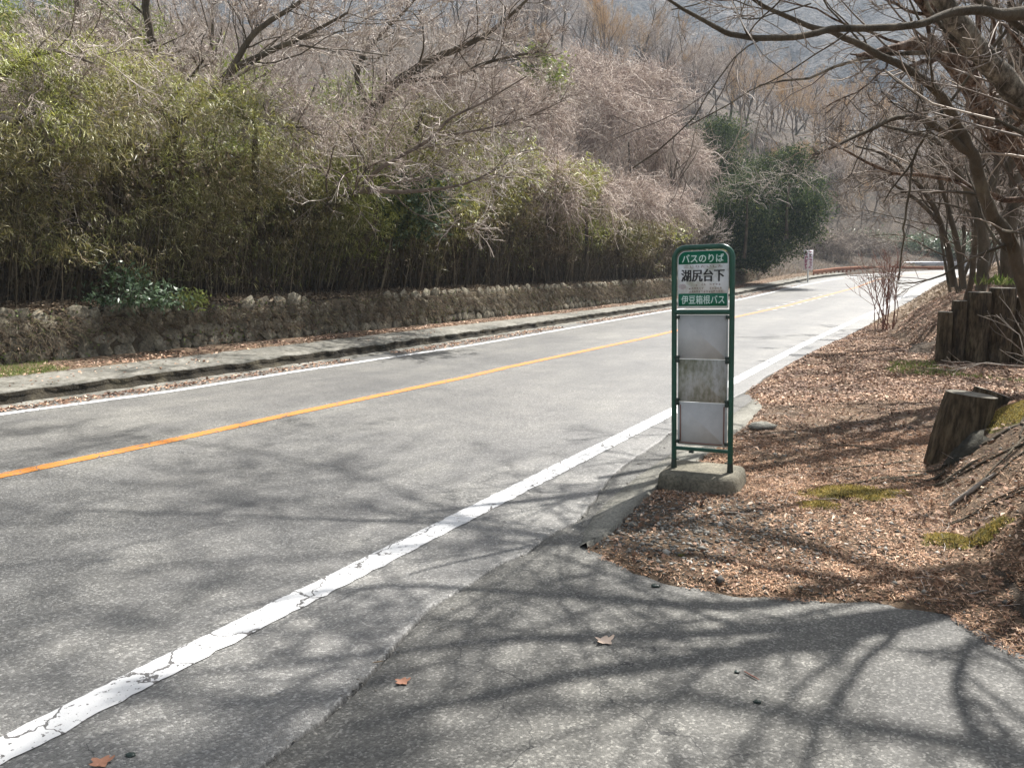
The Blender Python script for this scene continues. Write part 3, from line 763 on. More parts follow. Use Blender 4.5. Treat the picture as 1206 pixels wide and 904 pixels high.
# ------------------------------------------------------------------ bamboo thicket
def bamboo():
    r = np.random.default_rng(21)
    L_all, c_all, d_all, n_all, W_all = [], [], [], [], []
    def sprays(ns, s0, s1, leafL, leafW, per, pw=1.0):
        s = s0 + (s1 - s0) * r.random(ns) ** pw
        dep = np.where(r.random(ns) < 0.62, r.uniform(0.1, 1.5, ns), r.uniform(1.0, 4.8, ns))
        top = 4.9 + 0.9 * snoise(s, dep, 0.8, 92) + 0.4 * snoise(s, dep, 2.3, 93) - 0.25 * (dep < 0.7)
        top = np.where(s > 22, top * np.clip(1.0 - 0.045 * (s - 18), 0.46, 1.0), top)
        top = top + 0.9 * snoise(s, 0 * s, 0.45, 192)
        bot = 1.3 + 0.35 * snoise(s, dep, 1.3, 94)
        bot = np.where(dep > 2.0, 0.95, bot)
        z = bot + (top - bot) * np.clip(r.random(ns) ** 0.85, 0, 1)
        # the front bulges: leaves lean out over the wall higher up
        dep = dep - 0.55 * np.clip((z - bot) / (top - bot), 0, 1) + 0.6 * snoise(s, z * 1.7, 1.2, 95)
        hol = snoise(s * 1.0, z * 1.6 + dep, 1.5, 96)
        keep = (hol > -0.38) & (r.random(ns) < 0.62 + 0.5 * snoise(s * 1.3, z * 2.2, 2.6, 196))
        s, dep, z = s[keep], dep[keep], z[keep]
        q = xy(s, ctr(tWB, s) + 0.55 + dep)
        c = np.column_stack([q, roadz(s) + z])
        ns2 = len(c)
        ax = np.column_stack([-UN[0] * 0.5 + r.normal(0, 0.6, ns2), -UN[1] * 0.5 + r.normal(0, 0.6, ns2), r.normal(0.1, 0.45, ns2)])
        ax /= np.linalg.norm(ax, axis=1, keepdims=True)
        k = per
        cc = np.repeat(c, k, 0); aa = np.repeat(ax, k, 0); m = len(cc)
        cc = cc + aa * r.uniform(-0.12, 0.22, m)[:, None] + r.normal(0, 0.035, (m, 3))
        d = aa + r.normal(0, 0.55, (m, 3)) + np.array([0, 0, -0.35])
        nn = r.normal(0, 0.5, (m, 3)) + np.array([0, 0, 1.0])
        ll = leafL * r.uniform(0.6, 1.3, m)
        c_all.append(cc); d_all.append(d); n_all.append(nn); L_all.append(ll); W_all.append(leafW * r.uniform(0.7, 1.3, m))
    def inner(ns):   # dead leaves and stalk bases, added to block light inside the thicket
        s = r.uniform(-6, 48, ns); dep = r.uniform(1.1, 4.6, ns); z = r.uniform(.85, 3.4, ns)
        q = xy(s, ctr(tWB, s) + .5 + dep); c_all.append(np.column_stack([q, roadz(s) + z + .1 * dep])); d_all.append(r.normal(size=(ns, 3)) - [0, 0, .8])
        n_all.append(rdir(r, ns)); L_all.append(np.full(ns, .34)); W_all.append(np.full(ns, .07)); inn.append(ns)
    inn = []
    inner(60000)
    sprays(46000, -4, 14, 0.14, 0.0125, 9)
    sprays(14000, 14, 30, 0.19, 0.024, 8)
    sprays(7000, 30, 50, 0.26, 0.036, 7)
    c, d, nn, L, W = map(np.concatenate, (c_all, d_all, n_all, L_all, W_all))
    v, f = leaf_quads(c, d, nn, L, W, 0.12)
    brown = (snoise(c[:, 0], c[:, 1] + c[:, 2], 1.6, 97) + np.clip(2.3 - c[:, 2], -1, 1) * 0.6 + np.clip((st(c[:, :2])[0] - 17) / 10, 0, 1) * .75 + r.normal(0, 0.35, len(c))) > 0.8
    brown[:inn[0]] = True
    th = empty('bamboo_thicket', (0, 0, 0), label='long dense thicket of dwarf bamboo above the stone wall, green above and brown canes below', cat='bamboo thicket', kind='stuff')
    o = mesh_np('foliage', v, f, [M_BAMBOO, M_BROWNLEAF], th, False, brown.astype(int)); o['kind'] = 'stuff'
    n = 6500
    s = -5 + 56 * r.random(n) ** 1.25; dep = r.uniform(0.15, 4.6, n) ** 1.0
    dep = np.where(r.random(n) < 0.5, r.uniform(0.1, 1.0, n), dep)
    q = xy(s, ctr(tWB, s) + 0.5 + dep)
    pos = np.column_stack([q, roadz(s) + 0.75 + 0.1 * dep])
    d0 = np.column_stack([r.normal(0, 0.13, n) - UN[0] * 0.06, r.normal(0, 0.13, n) - UN[1] * 0.06, np.ones(n)])
    lean = 0.22 * snoise(s, dep, 0.7, 98)
    d0[:, 0] += US[0] * lean; d0[:, 1] += US[1] * lean
    o = strands('cane', M_CANE, pos, d0, np.where(dep < 1.2, r.uniform(.9, 1.9, n), r.uniform(1.6, 3.6, n)), 5, (0.0045 + 0.0002 * s.clip(0, 60)) * r.uniform(0.6, 1.3, n), 0.0, 0.05, th, 5, 3, 0.5); o['kind'] = 'stuff'
bamboo()

# ------------------------------------------------------------------ bare trees: a few kinds, then copies
def tree_kind(seed, H, r0, nl=(7, 5, 5, 4), ratio=(0.62, 0.55, 0.5, 0.5), ang=(0.75, 0.7, 0.65, 0.6), up=0.14, wig=0.28, lean=0.15, nt=1, twig=0.006, tmat=None, bmat=None):
    r = np.random.default_rng(seed)
    e = empty('bare_tree', (0, 0, 0))
    K = 7
    T0 = np.zeros((nt, K, 3)); R0 = np.zeros((nt, K))
    for i in range(nt):
        d = np.array([r.normal(0, lean) + (0.25 * (i - (nt - 1) / 2) if nt > 1 else 0), r.normal(0, lean), 1.0]); p = np.array([0, 0, -0.3])
        if nt > 1: p = p + [0.12 * i, 0.05 * i, 0]
        for k in range(K):
            T0[i, k] = p; d = d + r.normal(0, wig * 0.4, 3) * [1, 1, 0.3]; d /= np.linalg.norm(d); p = p + d * H * 0.72 / (K - 1)
        R0[i] = r0 * np.linspace(1.1, 0.35, K) * (1 if i == 0 else 0.8)
    big = Tubes(); big.add(T0, R0, 7)
    L1, Q1 = grow(r, T0, R0, nl[0], ratio[0], ang[0], 6, up, wig, 0.28, 0.62)
    big.add(L1, Q1, 5)
    big.build('trunk', bmat or M_BARK, e)
    tw = Tubes()
    L2, Q2 = grow(r, L1, Q1, nl[1], ratio[1], ang[1], 5, up, wig, 0.15, 0.6); Q2 = np.maximum(Q2, twig); tw.add(L2, Q2, 4)
    L3, Q3 = grow(r, L2, Q2, nl[2], ratio[2], ang[2], 4, up * 0.8, wig, 0.1, 0.55); Q3 = np.maximum(Q3, twig * 0.8); tw.add(L3, Q3, 3)
    L4, Q4 = grow(r, L3, Q3, nl[3], ratio[3], ang[3], 3, up * 0.5, wig, 0.05, 0.6, lenmin=0.18); Q4 = np.maximum(Q4, twig * 0.6); tw.add(L4, Q4, 3)
    tw.build('crown', tmat or M_TWIG, e, smooth=False)
    return e
kinds = [
    tree_kind(1, 8.5, 0.11, (9, 6, 6, 6), bmat=M_DARKBARK),
    tree_kind(2, 7.5, 0.09, (9, 6, 6, 6), nt=2),
    tree_kind(3, 9.0, 0.12, (10, 6, 6, 5), up=0.2, bmat=M_DARKBARK),
    tree_kind(4, 6.5, 0.07, (9, 6, 6, 6), nt=3, up=0.1),
]
okinds = [tree_kind(5, 8.0, 0.08, (9, 6, 6, 5), up=0.26, tmat=M_TWIGO)]
skinds = [tree_kind(6, 8.0, 0.06, (8, 5, 5, 4), up=0.22, lean=0.1, twig=0.007, tmat=M_TWIGD, bmat=M_DARKBARK),
          tree_kind(7, 7.0, 0.05, (7, 5, 5, 4), up=0.12, lean=0.25, nt=2, twig=0.007, tmat=M_TWIGD, bmat=M_DARKBARK)]
used = set()
def place(kind, s, t, sc, label, group, dz=-0.1, cat='tree', tilt=(0, 0), szf=1.0):
    q = xy(s, t)
    z = groundz(q[0], q[1]) + dz
    args = dict(label=label, cat=cat, group=group)
    rz = random.uniform(0, 6.28)
    if kind.name not in used:
        used.add(kind.name)
        kind.location = (q[0], q[1], z); kind.rotation_euler = (tilt[0], tilt[1], rz); kind.scale = (sc, sc, sc * szf)
        return tag(kind, **args)
    return copy_tree(kind, (q[0], q[1], z), rz, (sc, sc, sc * szf), tilt, **args)

rr = random.Random(5)
def visible(s, t, zt=5, lo=-120, hi=1330):
    q = xy(s, t)
    if q[1] < 3: return False
    px = 603 + F * q[0] / q[1]
    return lo < px < hi
# first line just behind the bamboo
s = -1.0
while s < 58:
    t = float(ctr(tWB, s)) + rr.uniform(4.0, 7.5)
    if visible(s, t): place(rr.choice(kinds), s, t, rr.uniform(0.65, 0.95), 'bare grey-pink tree rising just behind the bamboo thicket', 'bare trees behind the bamboo')
    s += rr.uniform(1.8, 3.4)
for row, (d0_, d1_, stp, sc0, sc1) in enumerate([(9, 14, 2.8, 0.75, 1.05), (15, 22, 3.6, 0.8, 1.1), (23, 33, 4.6, 0.8, 1.15), (34, 48, 6.5, 0.9, 1.2), (50, 68, 8, 1.0, 1.3)]):
    s = 0.0 + row * 2
    while s < 118 + row * 6:
        t = float(ctr(tWB, min(s, 75))) + rr.uniform(d0_, d1_)
        if visible(s, t, lo=(-60, -60, 150, 470, 560)[row]):
            orange = s > 70 and rr.random() < 0.55
            place(rr.choice(okinds if orange else kinds), s, t, rr.uniform(sc0, sc1),
                  'orange-tinged leafless tree on the hillside above the bend' if orange else 'leafless tree on the wooded slope rising to the left',
                  'orange-tinged trees on the slope' if orange else 'leafless trees on the slope')
        s += stp * rr.uniform(0.7, 1.3)
for k in range(125):
    s = rr.uniform(88, 175); t = rr.uniform(9, 85)
    if visible(s, t, lo=520):
        q_ = xy(s, t); px_ = 603 + F * q_[0] / q_[1]
        orange = px_ > 700 and rr.random() < 0.45
        place(rr.choice(okinds if orange else kinds), s, t, rr.uniform(1.0, 1.4), 'orange-tinged leafless tree on the hillside above the bend' if orange else 'leafless tree high on the spur below the mountain', 'orange-tinged trees on the slope' if orange else 'leafless trees on the spur')
# beyond the bend
for k in range(40):
    s = rr.uniform(82, 112); t = rr.uniform(-34, 10)
    if visible(s, t, lo=880): place(rr.choice(kinds), s, t, rr.uniform(.7, 1.0), 'leafless tree closing the view beyond the bend', 'leafless trees beyond the bend')
for row in range(2):
    for k in range(9):
        s = 86 + row * 9 + rr.uniform(-3, 3); t = -30 + k * 6.5 + rr.uniform(-2.5, 2.5) - row * 3
        if visible(s, t): place(rr.choice(kinds + okinds), s, t, rr.uniform(0.75, 1.15), 'leafless tree closing the view beyond the bend', 'leafless trees beyond the bend')
# right side of the road, behind the logs
for k in range(34):
    s = 17 + 60 * rr.random() ** 1.2; t = 0.3 - 0.10 * s * rr.random() - (0.8 if s > 50 else 0)
    if s > 50: t -= (s - 50) * 0.1
    if visible(s, t, hi=1290): place(rr.choice(skinds), s, t, rr.uniform(0.6, 0.95), 'slender leafless tree in the roadside copse on the right', 'slender trees on the right bank')

# ------------------------------------------------------------------ hero trees
def hero(name, limbs, label, bark, twig_m, seed, per=(10, 5, 5), ratio=(0.42, 0.5, 0.5), tw=0.004, up=0.02, wig=0.32, sides=10, base=None, knob=0.0, l1min=0.12, cat='tree', last=4, world=False):
    "limbs: list of lists of (px, py, dist, radius)"
    r = np.random.default_rng(seed)
    e = empty(name, (0, 0, 0), label=label, cat=cat)
    big = Tubes(); allp = []; allr = []
    for L in limbs:
        ctrl = [tuple(q) for q in L] if world else [(*P(a, b, c), d) for a, b, c, d in L]
        sp = spline(ctrl, max(12, len(L) * 5))
        k = np.arange(len(sp))
        sp[:, :3] += np.stack([snoise(k, 0 * k + j, 1.1, seed + j) for j in range(3)], -1) * sp[:, 3:4] * 0.22
        rad = sp[:, 3] * (1 + knob * snoise(k, 0 * k, 1.7, seed + 9))
        big.add(sp[:, :3], rad, sides, cap=True)
        ks = np.linspace(0, len(sp) - 1, 12).astype(int)
        allp.append(sp[ks, :3]); allr.append(sp[ks, 3])
    A = np.array(allp); R = np.array(allr)
    T = Tubes()
    L1, Q1 = grow(r, A, R, per[0], ratio[0], 0.75, 9, up * .6, wig * 1.05, l1min, 0.30, tip=.3); Q1 = np.maximum(Q1, tw * 1.4); big.add(L1, Q1, 5)
    L2, Q2 = grow(r, L1, Q1, per[1], ratio[1], 0.7, 5, up, wig, 0.1, 0.55); Q2 = np.maximum(Q2, tw); T.add(L2, Q2, 4)
    L3, Q3 = grow(r, L2, Q2, per[2], ratio[2], 0.7, 4, up, wig, 0.1, 0.6); Q3 = np.maximum(Q3, tw * 0.75); T.add(L3, Q3, 3)
    if last:
        L4, Q4 = grow(r, L3, Q3, last, 0.55, 0.6, 3, up, wig, 0.1, 0.6, lenmin=0.08); Q4 = np.maximum(Q4, tw * 0.6); T.add(L4, Q4, 3)
    big.build('trunk', bark, e)
    T.build('crown', twig_m, e, smooth=False)
    return e
hero('arching_tree', [
    [(1250, 520, 8.8, .09), (1228, 420, 8.6, .078), (1206, 335, 8.5, .07), (1188, 280, 8.4, .066), (1165, 245, 8.3, .062), (1152, 205, 8.2, .06), (1146, 182, 8.1, .056), (1128, 150, 8.0, .05), (1112, 118, 7.8, .043), (1078, 88, 7.6, .037), (1030, 62, 7.4, .031), (985, 40, 7.2, .026), (950, 30, 7.0, .022), (905, 10, 6.8, .017), (870, -12, 6.6, .012)],
    [(1146, 184, 8.1, .045), (1120, 163, 8.0, .036), (1095, 144, 7.9, .03), (1060, 138, 7.7, .024), (1020, 155, 7.5, .019), (977, 175, 7.3, .013)],
    ], 'slim dark tree arching over the road from the right bank', M_DARKBARK, M_TWIGD, 31, (10, 4, 4), ratio=(0.32, 0.5, 0.5), tw=0.0038, last=3)
hero('overhanging_tree', [
    [(1330, 560, 7.0, .16), (1290, 330, 7.0, .15), (1250, 120, 6.9, .13), (1225, 25, 6.8, .075), (1185, 18, 6.6, .045), (1130, 12, 6.4, .034), (1085, 28, 6.2, .028), (1040, 33, 6.1, .026), (985, 34, 5.9, .024), (945, 43, 5.8, .022), (900, 45, 5.7, .020), (860, 40, 5.6, .018), (830, 25, 5.5, .014), (800, 8, 5.4, .011), (775, -8, 5.3, .008)],
    ], 'dark tree at the right edge with long level branch hanging into view', M_DARKBARK, M_TWIGD, 37, (9, 4, 4), ratio=(0.26, 0.5, 0.5), tw=0.0036, last=0)
def WS(px, py, z, r):
    "limb point at height z whose shadow falls at the photo position"
    z = z * 0.8; r = r * 1.15; g = U(px, py); k = z / math.tan(SUN_EL)
    return (g[0] + math.sin(SUN_AZ) * k, g[1] + math.cos(SUN_AZ) * k, z, r)
hero('tall_overhead_tree', [
    [(6.6, 5.6, 0.2, .2), (6.4, 5.6, 1.5, .17), (6.1, 5.6, 2.8, .14), WS(1300, 672, 3.7, .115), WS(1206, 690, 4.3, .095), WS(1100, 715, 4.8, .08), WS(1000, 742, 5.3, .066), WS(850, 770, 5.8, .05), WS(700, 790, 6.2, .038), WS(560, 820, 6.6, .026), WS(400, 855, 7.0, .014)],
    [WS(1206, 690, 4.3, .06), WS(1130, 680, 4.9, .05), WS(1000, 695, 5.6, .042), WS(850, 712, 6.2, .036), WS(650, 700, 6.9, .028), WS(450, 690, 7.5, .02), WS(250, 720, 8.1, .012)],
    [WS(1100, 715, 4.8, .05), WS(950, 735, 5.6, .04), WS(800, 745, 6.2, .034), WS(600, 752, 7.0, .026), WS(400, 775, 7.7, .018), WS(150, 800, 8.2, .01)],
    [WS(1300, 672, 3.7, .06), WS(1230, 730, 4.4, .04), WS(1150, 755, 4.9, .026), WS(1128, 800, 5.2, .022), WS(1140, 850, 5.5, .018), WS(1180, 905, 5.8, .01)],
    [WS(1000, 695, 5.6, .035), WS(800, 660, 6.5, .03), WS(560, 620, 7.6, .024), WS(350, 610, 8.4, .016), WS(100, 600, 9.0, .01)],
    ], 'tall tree right of the picture whose limbs reach over the driveway', M_DARKBARK, M_TWIGD, 38, (11, 4, 4), ratio=(0.32, 0.5, 0.45), tw=0.006, last=2, world=True)
hero('added_shade_tree', [  # unseen tree, added so its high twigs dim the near road
    [(9.5, 4.0, 0.3, .26), (9.3, 4.2, 3, .22), (9.0, 4.6, 6, .19), (8.4, 5.4, 9, .15), WS(900, 640, 13.5, 0.050), WS(600, 640, 14.5, 0.035), WS(300, 660, 15.2, 0.020), WS(0, 680, 15.5, 0.010)],
    [(8.7, 5.0, 7.8, .12), WS(1000, 850, 12, 0.040), WS(650, 830, 13, 0.028), WS(300, 820, 14, 0.018), WS(0, 800, 14.5, 0.010)],
    [WS(600, 640, 14.5, 0.025), WS(420, 560, 15.5, 0.020), WS(200, 520, 16.5, 0.015), WS(-50, 540, 17, 0.008)],
    [WS(650, 830, 13, 0.022), WS(480, 880, 13.5, 0.018), WS(250, 900, 14, 0.013), WS(0, 940, 14.5, 0.007)],
    ], 'unseen high leafless tree off to the right, added to dim the near road with its fine twigs', M_DARKBARK, M_TWIGD, 39, (15, 6, 6), ratio=(0.36, 0.5, 0.5), tw=0.006, last=3, world=True)
hero('thick_leaning_tree', [
    [(1420, 460, 8.2, .16), (1330, 300, 8.1, .14), (1262, 190, 8.0, .125), (1206, 120, 7.9, .112), (1160, 68, 7.8, .1), (1125, 22, 7.7, .09), (1085, -30, 7.7, .075), (1020, -110, 7.7, .07), (950, -200, 7.7, .045), (880, -280, 7.7, .02)],
    ], 'thick patchy-barked trunk leaning out of the top right corner', M_PATCHY, M_TWIGD, 41, (9, 4, 4), ratio=(0.26, 0.5, 0.5), tw=0.004, sides=12, knob=0.06)
hero('shaggy_tree', [
    [(1330, 420, 9.3, .16), (1265, 280, 9.2, .145), (1206, 185, 9.1, .13), (1175, 158, 9.0, .125), (1155, 130, 9.0, .12), (1140, 92, 8.9, .11), (1108, 62, 8.8, .09), (1075, 52, 8.7, .06), (1048, 58, 8.6, .035), (1010, 66, 8.5, .02)],
    [(1140, 92, 8.9, .09), (1120, 40, 8.8, .08), (1080, -5, 8.6, .07), (1040, -60, 8.4, .05), (960, -140, 8.0, .03)],
    ], 'shaggy red-brown trunk leaning left behind the arching tree', M_SHAGGY, M_TWIGD, 43, (9, 5, 4), tw=0.005, sides=12, knob=0.18)
hero('crooked_tree', [
    [(1156, 342, 12.5, .085), (1158, 300, 12.5, .08), (1155, 262, 12.5, .075), (1140, 225, 12.5, .06), (1122, 196, 12.4, .05), (1100, 165, 12.2, .04), (1070, 155, 12, .03), (1040, 148, 11.8, .02)],
    [(1155, 262, 12.5, .06), (1170, 215, 12.6, .05), (1175, 160, 12.7, .045), (1168, 100, 12.8, .035), (1178, 40, 12.8, .025), (1170, -20, 12.8, .015)],
    [(1190, 345, 12.8, .1), (1186, 290, 12.8, .095), (1196, 220, 12.8, .09), (1190, 150, 12.8, .08), (1198, 80, 12.8, .07), (1190, 0, 12.8, .05)],
    ], 'crooked brown tree cluster directly behind the upright logs', M_DARKBARK, M_TWIGD, 47, (11, 5, 4), tw=0.0055)
hero('slender_tree', [
    [(1123, 338, 14.5, .06), (1118, 300, 14.5, .055), (1108, 265, 14.5, .05), (1095, 235, 14.4, .045), (1070, 205, 14.3, .035), (1040, 182, 14.1, .025), (1008, 172, 14, .015)],
    [(1135, 340, 14.3, .055), (1128, 290, 14.3, .05), (1115, 240, 14.3, .042), (1100, 190, 14.2, .035), (1090, 130, 14.1, .028), (1075, 70, 14, .018)],
    [(1108, 265, 14.5, .04), (1085, 240, 14.4, .033), (1060, 222, 14.2, .025), (1030, 205, 14.1, .016)],
    ], 'slender tree with forked stems at the road side left of the logs', M_DARKBARK, M_TWIGD, 53, (12, 5, 4), tw=0.006)
# broken stick hanging from the branches
e = empty('hanging_branch', (0, 0, 0), label='long thin dead branch dangling diagonally among the right-hand trees', cat='branch')
T = Tubes()
for L in ([(1192, 25, 8, .016), (1150, 80, 8.1, .016), (1097, 148, 8.2, .014), (1074, 190, 8.3, .012), (1040, 238, 8.4, .007)],
          [(1074, 188, 8.3, .013), (1071, 220, 8.3, .012), (1066, 262, 8.3, .011), (1062, 300, 8.3, .009), (1058, 330, 8.3, .006)]):
    sp = spline([(*P(a, b, c), d) for a, b, c, d in L], 16)
    sp[:, :3] += rng.normal(0, 0.006, (16, 3)); T.add(sp[:, :3], sp[:, 3], 6, cap=True)
T.build('stick', M_DARKBARK, e)
# left, emerging from the bamboo
hero('forked_tree', [
    [(200, 300, 15.2, .15), (198, 215, 15.0, .125), (203, 160, 14.9, .115), (213, 138, 14.8, .105), (245, 112, 14.7, .085), (275, 82, 14.6, .065), (320, 60, 14.4, .05), (360, 42, 14.2, .035), (410, 15, 14, .02)],
    [(205, 150, 14.9, .07), (194, 132, 14.8, .05), (200, 118, 14.7, .04), (222, 95, 14.6, .03), (240, 70, 14.4, .018)],
    [(268, 88, 14.6, .06), (300, 40, 14.5, .05), (350, 5, 14.4, .035), (400, -30, 14.2, .02)],
    [(235, 118, 14.7, .035), (270, 130, 14.4, .028), (310, 148, 14.1, .022), (365, 150, 13.9, .012)],
    ], 'dark forked tree rising out of the bamboo at the left', M_DARKBARK, M_TWIG, 61, (14, 6, 5), tw=0.006)
hero('low_limbed_tree', [
    [(345, 330, 16.2, .12), (362, 275, 16, .10), (385, 248, 15.8, .09), (408, 232, 15.6, .075), (430, 224, 15.4, .06), (470, 226, 15.2, .04), (520, 222, 15.0, .03), (560, 212, 14.8, .02), (600, 190, 14.6, .012)],
    [(418, 228, 15.6, .05), (440, 205, 15.5, .042), (470, 185, 15.4, .036), (505, 165, 15.3, .03), (530, 140, 15.2, .026), (570, 120, 15.1, .02), (620, 90, 15, .012)],
    [(520, 160, 15.3, .025), (570, 152, 15.2, .02), (620, 138, 15.1, .015), (665, 118, 15, .009)],
    ], 'pale low-limbed tree reaching right from the bamboo', M_BARK, M_TWIG, 67, (15, 6, 5), tw=0.006)
hero('spreading_tree', [
    [(400, 200, 20, .16), (440, 130, 19.5, .12), (470, 95, 19, .10), (510, 70, 18.6, .085), (560, 48, 18.2, .06), (600, 20, 18, .04), (640, -20, 17.8, .02)],
    [(440, 130, 19.5, .08), (420, 90, 19.3, .07), (440, 50, 19.1, .05), (480, 10, 19, .03), (520, -40, 18.8, .02)],
    [(470, 95, 19, .06), (530, 90, 18.7, .05), (580, 72, 18.3, .035), (640, 60, 18, .02)],
    ], 'spreading leafless tree with dark limbs sweeping up to the right', M_DARKBARK, M_TWIG, 71, (15, 6, 6), tw=0.007)
hero('kinked_tree', [
    [(150, 230, 16.6, .12), (140, 150, 16.4, .10), (155, 90, 16.3, .09), (175, 78, 16.2, .085), (182, 55, 16.1, .08), (175, 30, 16, .075), (172, 0, 15.9, .07), (180, -50, 15.8, .05)],
    [(90, 240, 17, .09), (90, 120, 17, .08), (92, 40, 17, .07), (88, -40, 17, .05)],
    [(92, 75, 17, .035), (60, 60, 16.8, .03), (90, 62, 16.6, .026), (125, 48, 16.5, .018)],
    ], 'kinked tree trunk with pale twigs at the upper left', M_DARKBARK, M_TWIG, 73, (12, 6, 6), tw=0.006)
hero('twiggy_tree', [
    [(-60, 330, 12.6, .08), (-50, 220, 12.4, .07), (-30, 130, 12.1, .06), (10, 85, 11.8, .045), (60, 60, 11.6, .03), (110, 75, 11.4, .016)],
    [(-40, 180, 12.2, .045), (10, 150, 11.9, .035), (50, 130, 11.7, .025), (90, 120, 11.6, .014)],
    ], 'pale twiggy tree overhanging the bamboo at the left edge', M_BARK, M_TWIG, 79, (15, 6, 5), tw=0.005, up=-0.02)

# ------------------------------------------------------------------ leafy things
def leafy(name, lobes, nleaf, L, W, leafm, seed, stem=None, barkm=None, label=None, cat='tree', group=None, hollow=0.35, tn=10, ts=0.9):
    "lobes: (centre, radii) list in world space"
    r = np.random.default_rng(seed)
    e = empty(name, (0, 0, 0), label=label, cat=cat, group=group)
    cs, ns = [], []
    wts = np.array([b[0] * b[1] + b[1] * b[2] + b[0] * b[2] for _, b in lobes]); wts = wts / wts.sum()
    # foliage grows in small tufts
    for (c, b), wq in zip(lobes, wts):
        m = int(nleaf * wq / tn)
        u = rdir(r, m); rad = (hollow + (1 - hollow) * r.random(m) ** 0.5)[:, None]
        rad = rad * (1 + 0.42 * snoise(u[:, 0] * 3, u[:, 1] * 3 + u[:, 2] * 4, 1.9, seed + 5))[:, None]
        p = np.asarray(c) + u * rad * np.asarray(b)
        kp = (snoise(p[:, 0] * 1.7 / b[0] + p[:, 1], p[:, 2] * 2.6 / b[0], 1.5, seed + 11) + .35 * r.normal(size=len(p))) < .42; p = p[kp]; u = u[kp]
        pp = np.repeat(p, tn, 0); uu = np.repeat(u, tn, 0)
        cs.append(pp + r.normal(0, L * ts, pp.shape) * [1.3, 1.3, .7]); ns.append(uu)
    c = np.concatenate(cs); u = np.concatenate(ns); m = len(c)
    d = u * 0.6 + r.normal(0, 0.6, (m, 3)); nn = r.normal(0, 0.6, (m, 3)) + [0, 0, 0.8]
    v, f = leaf_quads(c, d, nn, L * r.uniform(0.7, 1.3, m), W * r.uniform(0.7, 1.3, m), 0.1)
    mesh_np('crown', v, f, leafm, e)
    T = Tubes()
    foot = np.asarray(stem)
    for c, b in lobes:
        c = np.asarray(c)
        mid = foot * 0.5 + c * 0.5 + r.normal(0, 0.1, 3)
        sp = spline([(*foot, max(0.02, 0.03 * b[2])), (*mid, max(0.015, 0.022 * b[2])), (*c, 0.012)], 8)
        T.add(sp[:, :3], sp[:, 3], 6)
    T.build('trunk', barkm or M_DARKBARK, e)
    return e
def lob(px, py, d, rx, ry=None, rz=None):
    return (P(px, py, d), (rx, ry or rx, rz or rx))
leafy('evergreen_tree', [lob(876, 255, 41, 1.5, 1.8, 1.6), lob(862, 285, 41, 1.4, 1.2, 1.0), lob(888, 222, 42, 1.0, 1.3, 1.0), lob(922, 245, 42, 1.4, 1.7, 1.7), lob(926, 205, 43, 1.0, 1.2, 1.2), lob(938, 182, 43, .5, .6, .6), lob(950, 248, 41, .9, 1.3, .9), lob(964, 240, 41.5, .45, .6, .45), lob(905, 285, 41, 1.6, 1.4, .9), lob(945, 275, 41, .9, 1.0, .7), lob(848, 245, 42, .6, .8, .7), lob(902, 198, 43, .5, .7, .5), lob(866, 222, 42, .6, .8, .5), lob(958, 216, 42, .4, .6, .4), lob(888, 305, 41, 1.2, 1, .5)],
      80000, 0.14, 0.055, M_EVER, 5, stem=P(900, 322, 41.5), label='dense dark evergreen tree beside the road bend', hollow=.4, tn=60, ts=2.1)
leafy('evergreen_tree', [lob(850, 165, 50, 1.4, 1.5, 1.2), lob(868, 192, 50, 1.2, 1.2, 1.0), lob(836, 152, 50, .8, 1, .7), lob(846, 205, 50, .9, 1, .7)], 13000, 0.17, 0.06, M_EVER, 6, stem=P(852, 250, 51), label='small dark evergreen above and left of the large one', hollow=.4, tn=40, ts=2.0)
leafy('yellow_green_shrub', [lob(640, 85, 38, 1.0, 1, 1.0), lob(632, 65, 38, .6, .7, .7), lob(652, 100, 38, .7, .7, .6)], 2600, 0.2, 0.1, M_YGREEN, 7, stem=P(650, 150, 38), label='bright yellow-green evergreen bush high on the slope', cat='bush')
leafy('bamboo_clump', [lob(595, 200, 25, .9, .9, 1.2), lob(560, 235, 24, .9, .9, 1.0), lob(610, 240, 25, .7, .8, 1.0)], 7000, 0.22, 0.03, M_YGREEN, 8, stem=P(590, 320, 25), label='yellow-green bamboo clump standing out above the thicket', cat='bamboo')
leafy('bamboo_clump', [lob(120, 30, 19, 1.3, 1, .9), lob(30, 40, 18, 1.1, 1, .9), lob(280, 105, 19, 1.1, 1, .8), lob(420, 130, 20, 1.3, 1, .8)], 9000, 0.2, 0.035, M_YGREEN, 12, stem=P(200, 250, 18), label='yellow-green bamboo tops behind the forked tree', cat='bamboo')
leafy('bamboo_clump', [lob(250, 175, 15.8, .9, .7, .8), lob(320, 190, 16.2, 1.0, .7, .8), lob(300, 230, 15.6, .9, .6, .8)], 7000, 0.15, 0.024, M_YGREEN, 15, stem=P(290, 300, 16.2), label='yellow-green bamboo tips right of the forked tree', cat='bamboo', tn=14, ts=1.2)
leafy('bamboo_clump', [lob(400, 180, 18, 1.0, .8, .8), lob(460, 200, 18.5, 1.0, .8, .8), lob(530, 195, 20, 1.1, .8, 1.0), lob(505, 250, 19, .9, .7, .9)], 8500, 0.16, 0.026, M_BAMBOO, 16, stem=P(470, 300, 18.8), label='tall olive bamboo standing behind the pale low-limbed tree', cat='bamboo', tn=14, ts=1.2)
leafy('laurel_shrub', [lob(482, 250, 17.2, .75, .6, .65), lob(455, 262, 17.1, .55, .5, .5), lob(508, 225, 17.4, .45, .4, .35)], 3000, 0.15, 0.055, M_BLUEG, 9, stem=P(480, 330, 17.5), label='glossy dark laurel showing through the bamboo front', cat='shrub')
